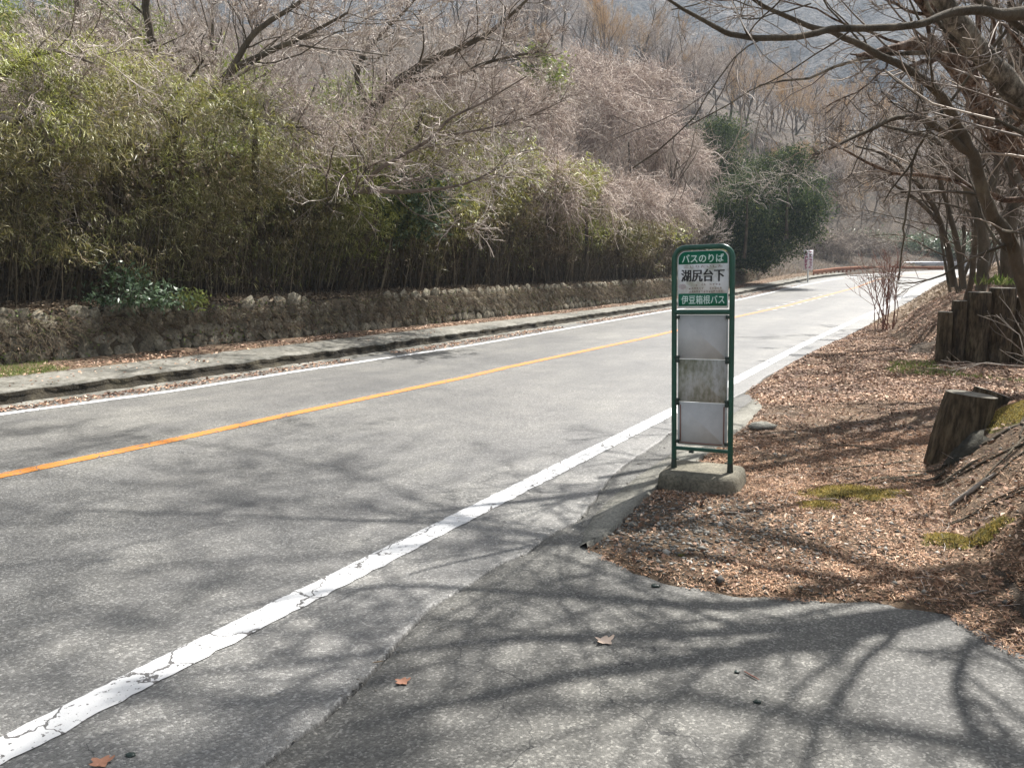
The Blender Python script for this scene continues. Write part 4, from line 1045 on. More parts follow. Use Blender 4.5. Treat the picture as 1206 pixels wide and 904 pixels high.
leafy('laurel_shrub', [lob(165, 345, 11.1, .5, .3, .2), lob(148, 326, 11.2, .22, .2, .2), lob(200, 350, 11.2, .3, .25, .13), lob(120, 350, 11.1, .25, .2, .13)], 1500, 0.09, 0.03, M_BLUEG, 10, stem=P(160, 364, 11.4), label='low glossy shrub on top of the stone wall', cat='shrub')
leafy('laurel_shrub', [lob(225, 352, 11.7, .14, .12, .12)], 350, 0.08, 0.03, M_YGREEN, 13, stem=P(225, 364, 11.8), label='small yellowish sprig on the wall top', cat='shrub')
leafy('roadside_undergrowth', [lob(1040, 290, 75, 2.8, 2, 1.1), lob(1078, 288, 75, 2.5, 2, 1.3), lob(1010, 285, 75, 2.0, 2, 1.2), lob(1105, 292, 75, 1.8, 2, 1.0), lob(1135, 285, 73, 2.2, 2, 1.2)], 11000, 0.3, 0.13, M_PALEG, 11, stem=P(1060, 309, 75), label='pale green shrubs behind the guard rail', cat='shrubs')
leafy('olive_shrub', [lob(735, 262, 33, 1.2, .9, .9), lob(775, 275, 35, 1.2, .9, .8), lob(700, 215, 32, .5, .5, .6), lob(690, 285, 31, 1.3, .9, .7)], 7000, 0.2, 0.045, M_BAMBOO, 14, stem=P(740, 320, 34), label='olive bamboo scrub under the pink vines left of the bus stop sign', cat='shrub')

# dry vine tangles in the middle of the slope
def tangle(lobes, n, label, seed, m=M_VINE, r0=0.009, L=1.5):
    r = np.random.default_rng(seed)
    e = empty('vine_covered_tree', (0, 0, 0), label=label, cat='vine tangle')
    T = Tubes()
    for c, b in lobes:
        k = int(n * (b[0] * b[2]) / sum(x[1][0] * x[1][2] for x in lobes)); K = 8
        u = rdir(r, k); u[:, 2] = np.abs(u[:, 2]) * 1.0 - 0.25
        p = np.asarray(c) + u * np.asarray(b) * (r.uniform(0.5, 1.1, k) * (1 + .35 * snoise(u[:, 0] * 3, u[:, 2] * 4 + u[:, 1] * 2, 1.5, seed)))[:, None]
        d = np.cross(u, rdir(r, k)) + u * 0.45; d /= np.linalg.norm(d, axis=1, keepdims=True)
        pts = np.zeros((k, K, 3)); pts[:, 0] = p; ln = r.uniform(0.4, 1.0, k) * L / (K - 1)
        for j in range(1, K):
            d = d + r.normal(0, 0.38, (k, 3)) + [0, 0, -0.12]; d /= np.linalg.norm(d, axis=1, keepdims=True)
            pts[:, j] = pts[:, j - 1] + d * ln[:, None]
        T.add(pts, (r0 * r.uniform(0.6, 1.5, k))[:, None] * np.linspace(1, 0.5, K)[None], 3)
    T.build('vines', m, e, smooth=False)
    for c, b in lobes:
        T = Tubes(); c = np.asarray(c); ft = c - [0, 0, b[2] + 1.5]
        sp = spline([(*ft, 0.09), (*(ft * .5 + c * .5 + r.normal(0, .15, 3)), 0.07), (*c, .04)], 8); T.add(sp[:, :3], sp[:, 3], 6); T.build('trunk', M_DARKBARK, e)
    return e
tangle([lob(740, 165, 40, 3.4, 2.5, 2.6), lob(690, 130, 41, 2.6, 2, 2.2), lob(790, 195, 41, 2.4, 2, 1.8)], 5200, 'large pinkish mound of dry vines in the middle of the slope', 81, L=1.8, r0=.011)
tangle([lob(680, 95, 45, 2.6, 2, 1.8), lob(720, 115, 46, 2.6, 2, 1.8), lob(760, 110, 47, 2.4, 2, 1.8)], 4000, 'upper pink vine mass below the mountain', 82, L=2.0, r0=.012)
tangle([lob(665, 225, 31, 1.3, 1.1, 1.4), lob(640, 205, 31, 1.0, 1, 1.4)], 3000, 'drooping grey vine curtain right of the yellow-green bamboo', 83, L=1.4, r0=.007)
tangle([lob(620, 140, 33, 1.8, 1.5, 1.6), lob(580, 120, 33, 1.6, 1.5, 1.4)], 3000, 'pale vines climbing the slope below the yellow-green bush', 84, L=1.5, r0=.008)
tangle([lob(645, 235, 22.5, .9, .7, 1.2), lob(690, 245, 24.7, 1.1, .7, 1.2), lob(735, 245, 28, 1.4, .8, 1.2), lob(780, 250, 32, 1.3, .9, 1.1)], 3600, 'long curtain of dry vines hanging down to the wall behind the bus stop sign', 86, L=1.5, r0=.008)
tangle([lob(60, 130, 12.4, 1.5, .5, .8), lob(20, 200, 12.2, 1.0, .4, .8), lob(130, 90, 13, 1.2, .6, .5)], 1500, 'pale dry creepers tangled over the bamboo at the left edge', 87, L=.9, r0=.0032)
tangle([lob(300, 130, 14.5, 1.6, .7, .6), lob(420, 170, 16, 1.5, .7, .6), lob(500, 130, 17.5, 1.6, .8, .8)], 1800, 'pale dry creepers strung between the forked trees', 88, L=1.1, r0=.004)
tangle([lob(880, 230, 39.5, 1.6, .5, 1.6), lob(930, 215, 40, 1.4, .5, 1.3)], 230, 'sparse pale dead twigs strung over the front of the evergreen', 89, M_TWIG, L=1.6, r0=.007)
tangle([lob(1003, 292, 71, 3.0, 1.5, 1.8), lob(975, 295, 66, 1.9, 1.2, 1.6), lob(1035, 297, 73, 2, 1.2, 1.0)], 3500, 'brown bramble bank behind the rusty rail', 85, M_TWIGD, L=2.0, r0=.014)

for i_, (a_, b_, c_, d_) in enumerate([(640, 190, 33, .7), (700, 150, 37, .75), (765, 160, 38, .7), (812, 215, 38, .6), (600, 170, 28, .6), (850, 120, 55, .9), (725, 80, 50, .8), (670, 60, 48, .8)]):
    p_ = P(a_, b_, c_); k_ = kinds[i_ % 4]
    z_ = groundz(p_[0], p_[1]) - .1
    copy_tree(k_, (p_[0], p_[1], z_), random.uniform(0, 6), (d_,) * 3, (random.uniform(-.1, .1), random.uniform(-.1, .1)), label='bare grey tree standing among the pink dry vines', cat='tree', group='bare trees among the vines')

# bare red-stemmed bush by the road
def bush():
    r = np.random.default_rng(9)
    e = empty('bare_bush', (0, 0, 0), label='bare reddish multi-stemmed bush on the right verge', cat='bush')
    foot = UR(1045, 390); T = Tubes(); n = 13
    pts = np.zeros((n, 7, 3)); d = np.column_stack([r.normal(0, .3, n), r.normal(0, .25, n), np.ones(n)])
    pts[:, 0] = foot + np.column_stack([r.normal(0, .12, n), r.normal(0, .1, n), np.zeros(n) - .03])
    for k in range(1, 7):
        d /= np.linalg.norm(d, axis=1, keepdims=True); pts[:, k] = pts[:, k - 1] + d * (r.uniform(.18, .34, n))[:, None]; d = d + r.normal(0, .16, (n, 3)) + [0, 0, .05]
    R = np.linspace(.014, .006, 7)[None] * r.uniform(.7, 1.2, (n, 1)); T.add(pts, R, 5)
    L1, Q1 = grow(r, pts, R, 6, .5, .5, 5, .12, .25, .3, .6); T.add(L1, Q1, 4)
    L2, Q2 = grow(r, L1, Q1, 4, .5, .5, 4, .1, .3, .2, .6); T.add(L2, np.maximum(Q2, .0035), 3)
    T.build('stems', M_RED, e, smooth=False)
bush()
def small_twigs(name, foot, n, h, label, m, seed):
    r = np.random.default_rng(seed)
    e = empty(name, (0, 0, 0), label=label, cat='bush'); T = Tubes()
    pts = np.zeros((n, 6, 3)); d = np.column_stack([r.normal(0, .6, n) - .3, r.normal(0, .5, n), r.uniform(.3, 1, n)])
    pts[:, 0] = foot
    for k in range(1, 6):
        d /= np.linalg.norm(d, axis=1, keepdims=True); pts[:, k] = pts[:, k - 1] + d * h / 5; d = d + r.normal(0, .35, (n, 3))
    R = np.linspace(.008, .003, 6)[None] * np.ones((n, 1)); T.add(pts, R, 5)
    L1, Q1 = grow(r, pts, R, 5, .5, .6, 4, .0, .4, .2, .6); T.add(L1, np.maximum(Q1, .0022), 4)
    T.build('stems', m, e, smooth=False)
small_twigs('twiggy_bush', P(1225, 440, 8.5), 9, 1.0, 'tangle of pale bare twigs in front of the log palisade', M_LICHEN, 14)

# ------------------------------------------------------------------ log palisade and leaning posts
def log(name, foot, rad, h, lean=(0, 0), label='', group=None, seed=0, cut=0.0):
    r = np.random.default_rng(seed)
    e = empty(name, tuple(foot), label=label, cat='log post', group=group)
    K, S = 14, 20
    an = np.linspace(0, 2 * np.pi, S, endpoint=False)
    rings = []
    for k in range(K):
        z = -0.25 + (h + 0.25) * k / (K - 1)
        rr_ = rad * (1 + 0.035 * snoise(an * 2, z * 3 + 0 * an, 1.6, seed) + 0.02 * np.sin(an * 9 + seed)) * (0.96 if k == K - 1 else 1)
        zz = z + (cut * np.cos(an) * rad if k >= K - 1 else 0)
        rings.append(np.stack([np.cos(an) * rr_ + lean[0] * z, np.sin(an) * rr_ + lean[1] * z, zz + 0 * an], -1))
    v = np.concatenate(rings); idx = np.arange(K * S).reshape(K, S); nx = np.roll(idx, -1, 1)
    f = np.stack([idx[:-1], nx[:-1], nx[1:], idx[1:]], -1).reshape(-1, 4)
    mesh_np('log_bark', v, f, M_LOG, e, True)
    c = rings[-1]; cen = c.mean(0) + [0, 0, 0.002]
    v2 = np.concatenate([c, cen + (c - cen) * 0.86 + [0, 0, 0.006], cen[None]])
    i0 = np.arange(S); i1 = np.roll(i0, -1)
    mesh_np('log_end', v2, [np.stack([i0, i1, i1 + S, i0 + S], -1), np.stack([i0 + S, i1 + S, np.full(S, 2 * S)], -1)], M_LOGEND, e)
    return e
specs = [(1101, 1118, 366, 'shortest log at the left end of the palisade'), (1116, 1133, 353, 'narrow log second from the left in the palisade'),
         (1132, 1159, 343, 'broad log in the middle of the palisade with stems behind'), (1156, 1187, 338, 'tallest broad log with a green tuft on top'), (1184, 1214, 349, 'broad log at the right edge of the picture'), (1212, 1240, 352, 'log beyond the right edge of the palisade')]
for i, (x0, x1, ty, lb) in enumerate(specs):
    if i == 5: continue
    ft = U((x0 + x1) / 2, 430 - (i < 2) * 1, 0.06)
    d = ft[1]; rad = (x1 - x0) / 2 / F * d; top = P((x0 + x1) / 2, ty, d)
    ft = ft.copy(); ft[1] += rad * (1.2 if i == 2 else 0.7 if i == 0 else 1.0); ft[0] *= ft[1] / d
    log('log_post', ft, rad * .97, top[2] - 0.06 - 0.02, (0.01 * (i - 2), 0), lb, 'logs of the palisade', 200 + i)
T3 = P(1172, 336, 11.6)
def tuft(name, c, n, h, m, label, seed, spread=.1, w=.012):
    r = np.random.default_rng(seed)
    p = np.asarray(c) + np.column_stack([r.normal(0, spread, n), r.normal(0, spread, n), np.zeros(n)])
    d = np.column_stack([r.normal(0, .5, n), r.normal(0, .5, n), np.ones(n)])
    L = h * r.uniform(.5, 1.3, n)
    d /= np.linalg.norm(d, axis=1, keepdims=True)
    v, f = leaf_quads(p + d * L[:, None] / 2, d, rdir(r, n), L, w, .15)
    return tag(mesh_np(name, v, f, m), label, 'grass tuft')
tuft('grass_tuft', P(1172, 336, 11.75), 60, .18, M_GRASS, 'green leafy tuft growing behind the tallest log', 3, .1, .03)['kind'] = 'stuff'
# leaning stump pair
f0 = U(1106, 562); d0 = f0[1]
def slab_post(name, pix, d, thick, label, seed):
    e = empty(name, tuple(P(pix[0][0], pix[0][1], d)), label=label, cat='post')
    o = np.array(e.location)
    fr = np.array([P(x, y, d + dd) for x, y, dd in pix]) - o
    bk = fr + np.array([thick * 0.25, thick, 0.02])
    # subdivide outline into an irregular solid
    n = len(fr); V = [fr, bk]
    K = 6
    rings = []
    for k in range(K):
        u = k / (K - 1); bul = 1 + 0.10 * math.sin(u * math.pi)
        ring = fr * (1 - u) + bk * u; cc = ring.mean(0); rings.append(cc + (ring - cc) * bul + np.random.default_rng(seed + k).normal(0, 0.004, ring.shape))
    v = np.concatenate(rings); idx = np.arange(K * n).reshape(K, n); nx = np.roll(idx, -1, 1)
    f = np.stack([idx[:-1], nx[:-1], nx[1:], idx[1:]], -1).reshape(-1, 4)
    mesh_np('weathered_wood', v, [f, idx[0][::-1][None], idx[-1][None]], [M_LOG], e, False)
    return e
def outline(pts, n=4, amp=0.6, seed=0):
    r = random.Random(seed); out = []
    for i, a in enumerate(pts):
        b = pts[(i + 1) % len(pts)]
        for k in range(n):
            u = k / n; out.append((a[0] + (b[0] - a[0]) * u + (r.uniform(-amp, amp) if k else 0), a[1] + (b[1] - a[1]) * u + (r.uniform(-amp, amp) if k else 0), a[2] + (b[2] - a[2]) * u))
    return out
ft = P(1110, 572, 5.42)
log('leaning_post', ft, .168, .68, (.20, -.02), 'broken dark wooden post leaning right at the foot of the mossy bank', None, 221, cut=-.10)
ft = P(1128, 540, 5.80)
log('leaning_post', ft, .13, .52, (.42, 0), 'slanted stub of wood sticking up right behind the leaning post', None, 222, cut=-.35)
def lump(name, c, r3, m, label, seed, cat='stone'):
    r = np.random.default_rng(seed); A, B = 12, 7
    v = []
    for j in range(B):
        ph = math.pi * (j + .5) / B
        for i in range(A):
            th = 2 * math.pi * i / A; k = 1 + .16 * r.normal()
            v.append((math.cos(th) * math.sin(ph) * r3[0] * k, math.sin(th) * math.sin(ph) * r3[1] * k, math.cos(ph) * r3[2] * k))
    v = np.array(v); idx = np.arange(A * B).reshape(B, A); nx = np.roll(idx, -1, 1)
    o = mesh_np(name, v, [np.stack([idx[:-1], idx[1:], nx[1:], nx[:-1]], -1).reshape(-1, 4), idx[0][None], idx[-1][::-1][None]], m, None, True)
    o.location = c; return tag(o, label, cat)
M_ROCK = noise_mat('dark_rock', 10, [(0.3, (0.02, 0.02, 0.016)), (0.7, (0.075, 0.07, 0.055))], 1.0, 60, 0.9, 0.02, world=False)
o = lump('rock', P(1137, 532, 5.1), (.2, .08, .055), M_ROCK, 'dark elongated rock beside the leaning post', 5); o.rotation_euler = (0, -0.75, 0.1)
# exposed roots over the bank and a fallen stick
T = Tubes()
for i in range(16):
    r = random.Random(i); x0 = r.uniform(2.7, 4.2); y0 = r.uniform(3.6, 5.8); a = r.uniform(2.3, 3.9); pts = []
    for k in range(9):
        pts.append((x0, y0, float(soilz(np.array(x0), np.array(y0))) + .008 - 0.012 * (k in (0, 8)), .014 * (1 - k * .09))); x0 += math.cos(a) * .1; y0 += math.sin(a) * .1; a += r.uniform(-.35, .35)
    sp = spline(pts, 16); T.add(sp[:, :3], sp[:, 3], 5)
tag(T.build('roots', M_DARKBARK), 'thin dark roots spreading over the mossy right bank', 'roots', kind='stuff')
def stick(px, L, rad, label, ang=0.0, m=M_LICHEN, z=0.012):
    p = U(*px); p[2] = groundz(p[0], p[1]); e_ = [];
    for k in range(7):
        u = k / 6 - .5; x, y = p[0] + math.cos(ang) * L * u, p[1] + math.sin(ang) * L * u + .02 * math.sin(k * 1.7) * L
        gz_ = max(0, float(soilz(np.array(x), np.array(y)))); e_.append((x, y, gz_ + z, rad * (1 - .5 * abs(u * 2) ** 3)))
    T = Tubes(); sp = spline(e_, 18); T.add(sp[:, :3], sp[:, 3], 7, cap=True); return tag(T.build('stick', m), label, 'stick')
stick((1142, 609), .26, .014, 'pale thick stick lying on the litter below the leaning post', 0.05, z=.02)
stick((1150, 707), .12, .004, 'thin curved twig at the foot of the mossy bank', .4)
stick((885, 796), .07, .003, 'small brown twig on the driveway asphalt', -1.0, M_RED, .004)
stick((445, 780), .04, .0025, 'tiny straw on the asphalt near the long crack', .3, M_STRAW, .004)

# ------------------------------------------------------------------ litter, gravel, grass, moss
def in_poly_scatter(n, x0, x1, y0, y1, fn, seed):
    r = np.random.default_rng(seed); x = r.uniform(x0, x1, n); y = r.uniform(y0, y1, n); k = fn(x, y, r); return x[k], y[k], r
def litter(name, x, y, z, r, L, W, m, label, zup=.004, tilt=.35, fold=.15):
    n = len(x); c = np.column_stack([x, y, z + zup + np.abs(r.normal(0, L * .18, n))])
    d = np.column_stack([r.normal(size=n), r.normal(size=n), r.normal(0, tilt * .6, n)]); nn = r.normal(0, tilt, (n, 3)) + [0, 0, 1]
    v, f = leaf_quads(c, d, nn, L * r.lognormal(-.1, .38, n).clip(.3, 2), W * r.lognormal(-.1, .3, n).clip(.4, 1.7), fold)
    return tag(mesh_np(name, v, f, m), label, 'fallen leaves', kind='stuff')
def fnear(x, y, r):
    D = sdist(np.stack([x, y], -1), SP) + 0.05 * snoise(x, y, 5, 7)
    g = np.exp(-((((x - .92) / .62) ** 2 + ((y - 4.2) / .6) ** 2)) ** 1.5)  # gravelly spot by the sign
    den = np.clip(0.62 + 0.55 * snoise(x, y, 1.7, 8) + .35 * snoise(x, y, 6, 18), .04, 1) * (1 - .90 * g)
    return (D > -0.035) & (r.random(len(x)) < den)
x, y, r = in_poly_scatter(170000, .4, 5.5, 2.8, 9.5, fnear, 1)
litter('fallen_leaves', x, y, np.maximum(0, soilz(x, y)), r, .019, .0095, M_LITTER, 'brown leaf litter covering the roadside soil on the right')
x, y, r = in_poly_scatter(150000, .4, 4.5, 2.6, 6.5, fnear, 2)
litter('cedar_needle_litter', x, y, np.maximum(0, soilz(x, y)), r, .03, .0035, M_NEEDLE, 'reddish cedar needles scattered over the soil around the sign', .006)
x, y, r = in_poly_scatter(120000, 2, 13, 8.0, 19, lambda x, y, r: sdist(np.stack([x, y], -1), SP) > -0.02, 3)
litter('fallen_leaves', x, y, soilz(x, y), r, .042, .024, M_LITTER, 'dry brown leaves carpeting the ground towards the logs')
x, y, r = in_poly_scatter(50000, 6, 36, 18, 50, lambda x, y, r: (sdist(np.stack([x, y], -1), SP) > 0) & (st(np.stack([x, y], -1))[1] > -6), 4)
litter('fallen_leaves', x, y, soilz(x, y), r, .11, .07, M_STRAW, 'pale dead leaves on the verge far along the right side')
n = 900; rr2 = np.random.default_rng(77); x = rr2.uniform(.5, 5, n); y = rr2.uniform(2.9, 8, n)
k = sdist(np.stack([x, y], -1), SP) > .02; x = x[k]; y = y[k]; n = len(x)
strands_pos = np.column_stack([x, y, soilz(x, y) + .012])
LATER = (strands_pos, np.column_stack([rr2.normal(size=n), rr2.normal(size=n), rr2.normal(0, .04, n)]), rr2.uniform(.04, .2, n))
o = strands('fallen_twigs', M_TWIG, LATER[0], LATER[1], LATER[2], 5, .0016, 0.0, .12, seed=4)
tag(o, 'thin fallen twigs lying in the leaf litter', 'twigs', kind='stuff')
x, y, r = in_poly_scatter(9000, .5, 6.5, 2.9, 11, lambda x, y, r: sdist(np.stack([x, y], -1), SP) > 0.03, 23)
litter('fallen_leaves', x, y, soilz(x, y) + .006, r, .036, .02, M_LITTER, 'larger curled leaves lying on top of the litter', tilt=.6, fold=.35)
# far side: between line and kerb, behind the footpath
def leftlit(n, tf, spread, z0, L, W, seed, label, m, pw=1.5, s1=45, thr=-.2, namez='fallen_leaves'):
    r = np.random.default_rng(seed); s = 1 + s1 * r.random(n) ** pw
    t = tf(s) + np.clip(r.normal(0, .45, n), -1, 1) * spread(s)
    k = snoise(s, t, 1.2, seed) > thr; s, t = s[k], t[k]; q = xy(s, t)
    z = roadz(s) + z0(s, t)
    litter(namez, q[:, 0], q[:, 1], z, r, L, W, m, label)
leftlit(11000, lambda s: (ctr(tL, s) + .1 + ctr(tKB, s)) / 2 + .03, lambda s: (ctr(tKB, s) - ctr(tL, s)) * .5, lambda s, t: 0.0 * s, .05, .028, 5, 'brown leaves gathered in the gutter against the kerb', M_LITTER, thr=-.35)
leftlit(14000, lambda s: (ctr(tFB, s) + ctr(tWB, s)) / 2 + .05, lambda s: (ctr(tWB, s) - ctr(tFB, s)) * .6 + .04, lambda s, t: 0.19 + 0 * s, .055, .03, 6, 'brown leaves along the back of the footpath below the wall', M_LITTER, thr=-.9)
leftlit(1500, lambda s: (ctr(tKT, s) + ctr(tFB, s)) / 2, lambda s: (ctr(tFB, s) - ctr(tKT, s)) * .6, lambda s, t: 0.178 + 0 * s, .04, .025, 8, 'sparse leaves lying on the concrete footpath', M_LITTER, thr=.3)
leftlit(26000, lambda s: ctr(tWB, s) + .75, lambda s: .55 + 0 * s, lambda s, t: .86 + .1 * (t - ctr(tWB, s) - .3) + 0 * s, .07, .035, 9, 'dry leaves on the wall top below the bamboo', M_STRAW, thr=-2)
# gravel near the sign
def gravel(n, fn, box, size, label, seed, zf, m=M_GRAVEL):
    x, y, r = in_poly_scatter(n, *box, fn, seed); n = len(x)
    base = np.array([(1, 0, 0), (0, 1, 0), (-1, 0, 0), (0, -1, 0), (0, 0, .6), (0, 0, -.6), ], float)
    f0 = np.array([(0, 1, 4), (1, 2, 4), (2, 3, 4), (3, 0, 4), (1, 0, 5), (2, 1, 5), (3, 2, 5), (0, 3, 5)])
    sz = size * r.lognormal(0, .45, n); v = base[None] * (1 + r.normal(0, .22, (n, 6, 1))) * sz[:, None, None] * r.uniform(.6, 1.3, (n, 1, 3))
    a = r.uniform(0, 6.28, n); c, s_ = np.cos(a)[:, None], np.sin(a)[:, None]
    v = np.stack([v[..., 0] * c - v[..., 1] * s_, v[..., 0] * s_ + v[..., 1] * c, v[..., 2]], -1)
    v += np.column_stack([x, y, zf(x, y) + sz * .2])[:, None]
    f = (f0[None] + (np.arange(n) * 6)[:, None, None]).reshape(-1, 3)
    return tag(mesh_np('gravel', v.reshape(-1, 3), f, m), label, 'gravel', kind='stuff')
gravel(80000, lambda x, y, r: (sdist(np.stack([x, y], -1), SP) > 0.01) & (r.random(len(x)) < np.exp(-((((x - 1.0) / .68) ** 2 + ((y - 4.2) / .7) ** 2))) * .5 + .03), (.3, 3.5, 3, 7), .0075, 'loose grey gravel on the soil in front of the sign base', 11, soilz)
def crk(x, y, r):
    s, t = st(np.stack([x, y], -1)); d = t - tRE(s)
    return ((np.abs(d + .05) < .10 + 0.05 * snoise(s, t, 2, 4)) & (r.random(len(x)) < .5)) | ((d < .3) & (r.random(len(x)) < .006))
gravel(60000, crk, (-3, 3, 1.6, 7), .005, 'crumbs of loose stone on the asphalt along the long crack', 12, lambda x, y: 0 * x - .006)
# grass patches
def grass(n, fn, box, h, label, seed, zf, m=M_GRASS, w=.006):
    x, y, r = in_poly_scatter(n, *box, fn, seed); n = len(x); L = h * r.uniform(.5, 1.3, n)
    d = np.column_stack([r.normal(0, .5, n), r.normal(0, .5, n), np.ones(n)]); d /= np.linalg.norm(d, axis=1, keepdims=True)
    v, f = leaf_quads(np.column_stack([x, y, zf(x, y)]) + d * L[:, None] / 2, d, rdir(r, n), L, w, .15)
    return tag(mesh_np('grass', v, f, m), label, 'grass', kind='stuff')
def gleft(x, y, r):
    s, t = st(np.stack([x, y], -1)); return (t > ctr(tFB, s) - .05) & (t < ctr(tWB, s) + .02) & (s < 5.6 + .6 * snoise(s, t, 3, 2)) & (s > .0)
grass(110000, gleft, (-11, -3, 6, 13), .08, 'bright green grass patch at the foot of the wall on the left', 13, lambda x, y: .18 + 0 * x)
grass(9000, lambda x, y, r: (snoise(x, y, 1.8, 15) > .35), (4.6, 8.5, 8.6, 11.2), .06, 'sparse green weeds on the ground before the logs', 14, soilz, M_GRASS, .008)
grass(26000, lambda x, y, r: (st(np.stack([x, y], -1))[1] < 1.5) & (sdist(np.stack([x, y], -1), SP) > .2) & (snoise(x, y, .8, 16) > -.1) & (st(np.stack([x, y], -1))[1] > -5), (9, 30, 16, 42), .12, 'straw coloured grass on the bank beside the far road', 15, soilz, M_STRAW, .012)
def gverge(x, y, r):
    s, t = st(np.stack([x, y], -1)); return (s > 43) & (s < 60) & (t > ctr(tKT, s) + .15) & (t < ctr(tKT, s) + 3.2)
n = 16000; rv = np.random.default_rng(55); s = rv.uniform(44, 104, n); t = rv.uniform(-26, 24, n)
k = (t > ctr(tKT, s) + 1.7) | (s > 83); s = s[k]; t = t[k]; q_ = xy(s, t)
k = (603 + F * q_[:, 0] / q_[:, 1] < 1260); s = s[k]; t = t[k]; q_ = q_[k]; n = len(s)
o = strands('dry_undergrowth', M_UNDER, np.column_stack([q_, hillz(s, t) - .05]), np.column_stack([rv.normal(0, .7, n), rv.normal(0, .7, n), np.ones(n)]), rv.uniform(.5, 1.7, n), 5, .012, -.12, .3, seed=8)
tag(o, 'dry brush covering the ground round the outside of the bend', 'undergrowth', kind='stuff')
grass(40000, gverge, (10, 35, 30, 62), .16, 'yellowish grass verge under the evergreen tree', 16, lambda x, y: hillz(*st(np.stack([x, y], -1))), M_STRAW, .02)
# moss cushions
def moss(px, rx, ry, seed, label):
    c = U(*px); n = 26; gx, gy = np.meshgrid(np.linspace(-1.2, 1.2, n), np.linspace(-1.2, 1.2, n))
    d = np.hypot(gx, gy) + .28 * snoise(gx, gy, 3, seed) + .15 * snoise(gx, gy, 8, seed + 1)
    x = c[0] + gx * rx; y = c[1] + gy * ry
    z = soilz(x, y) + np.clip(1 - d, -.6, 1) * .03 + .004 * snoise(x, y, 60, 3)
    idx = np.arange(n * n).reshape(n, n); f = np.stack([idx[:-1, :-1], idx[:-1, 1:], idx[1:, 1:], idx[1:, :-1]], -1).reshape(-1, 4)
    f = f[(d.ravel()[f] < 1.15).any(1)]
    e_ = empty('moss_cushion', (0, 0, 0), label=label, cat='moss', kind='stuff')
    o = mesh_np('moss', np.stack([x, y, z], -1).reshape(-1, 3), f, M_MOSS, e_, smooth=True); o['kind'] = 'stuff'
    r = np.random.default_rng(seed); m = int(26000 * rx * ry * 4 + 500); a = r.uniform(-1.15, 1.15, m); b_ = r.uniform(-1.15, 1.15, m)
    k = np.hypot(a, b_) + .28 * snoise(a, b_, 3, seed) + .15 * snoise(a, b_, 8, seed + 1) < r.uniform(.5, 1.1, m); a = a[k]; b_ = b_[k]; m = len(a)
    xx = c[0] + a * rx; yy = c[1] + b_ * ry; d_ = np.column_stack([r.normal(0, .7, m), r.normal(0, .7, m), np.ones(m)])
    v_, f_ = leaf_quads(np.column_stack([xx, yy, soilz(xx, yy) + .014 + .02 * np.clip(1 - np.hypot(a, b_), 0, 1)]), d_, rdir(r, m), .016, .005, .1)
    o = mesh_np('moss_tips', v_, f_, M_MOSSTIP, e_); o['kind'] = 'stuff'
moss((1000, 592), .30, .20, 1, 'yellow-green moss cushion on the litter right of the sign')
moss((962, 606), .12, .08, 2, 'small moss patch next to the yellow-green cushion')
moss((1115, 650), .13, .10, 3, 'olive moss patch at the bank foot')
moss((1160, 655), .10, .07, 4, 'dark moss patch low on the bank')
moss((1185, 560), .28, .25, 5, 'moss covering the face of the right bank')
#moss((1200, 620), .2, .2, 7, 'moss on the bank beside the right edge of the picture')
moss((1190, 515), .25, .2, 6, 'bright moss on the upper right bank')
# single fallen leaves and stones on the asphalt
def one_leaf(px, L, m, label, ang=0.3):
    p = U(*px); n = 26; an = np.linspace(0, 2 * np.pi, n, endpoint=False)
    lobe = .30 + .20 * np.abs(np.cos(an * 2.5)) ** 1.5 + .03 * np.sin(an * 9)
    V = []
    for k_ in (.0, .35, .7, 1.0):
        x = np.cos(an) * lobe * k_ * L * 1.25; y = np.sin(an) * lobe * k_ * L * .95
        V.append(np.column_stack([x, y, .002 + 9.0 * x * x * (1 if L else 1) + 3.5 * y * np.abs(x) + .0012 * k_ * np.sin(an * 7)]))
    V = np.concatenate(V); c_, s_ = math.cos(ang), math.sin(ang)
    V = np.column_stack([V[:, 0] * c_ - V[:, 1] * s_, V[:, 0] * s_ + V[:, 1] * c_, V[:, 2]]) + [p[0], p[1], .002]
    idx = np.arange(4 * n).reshape(4, n); nx = np.roll(idx, -1, 1)
    f = np.stack([idx[:-1], nx[:-1], nx[1:], idx[1:]], -1).reshape(-1, 4)[n:]
    f = np.concatenate([f]); cen = np.stack([idx[1], nx[1], np.full(n, 0)], -1)[:, ::-1]
    return tag(mesh_np('fallen_leaf', V, [f, cen], m), label, 'leaf')
M_PALELEAF = plain('pale_dry_leaf', (0.52, 0.40, 0.31), .7); M_BRLEAF = plain('brown_dry_leaf', (0.36, 0.17, 0.10), .7)
one_leaf((712, 755), .07, M_PALELEAF, 'pale dry leaf lying alone on the driveway asphalt')
one_leaf((474, 803), .05, M_BRLEAF, 'brown leaf on the asphalt left of the driveway')
one_leaf((120, 898), .06, M_BRLEAF, 'orange-brown leaf at the bottom edge right of the white line')
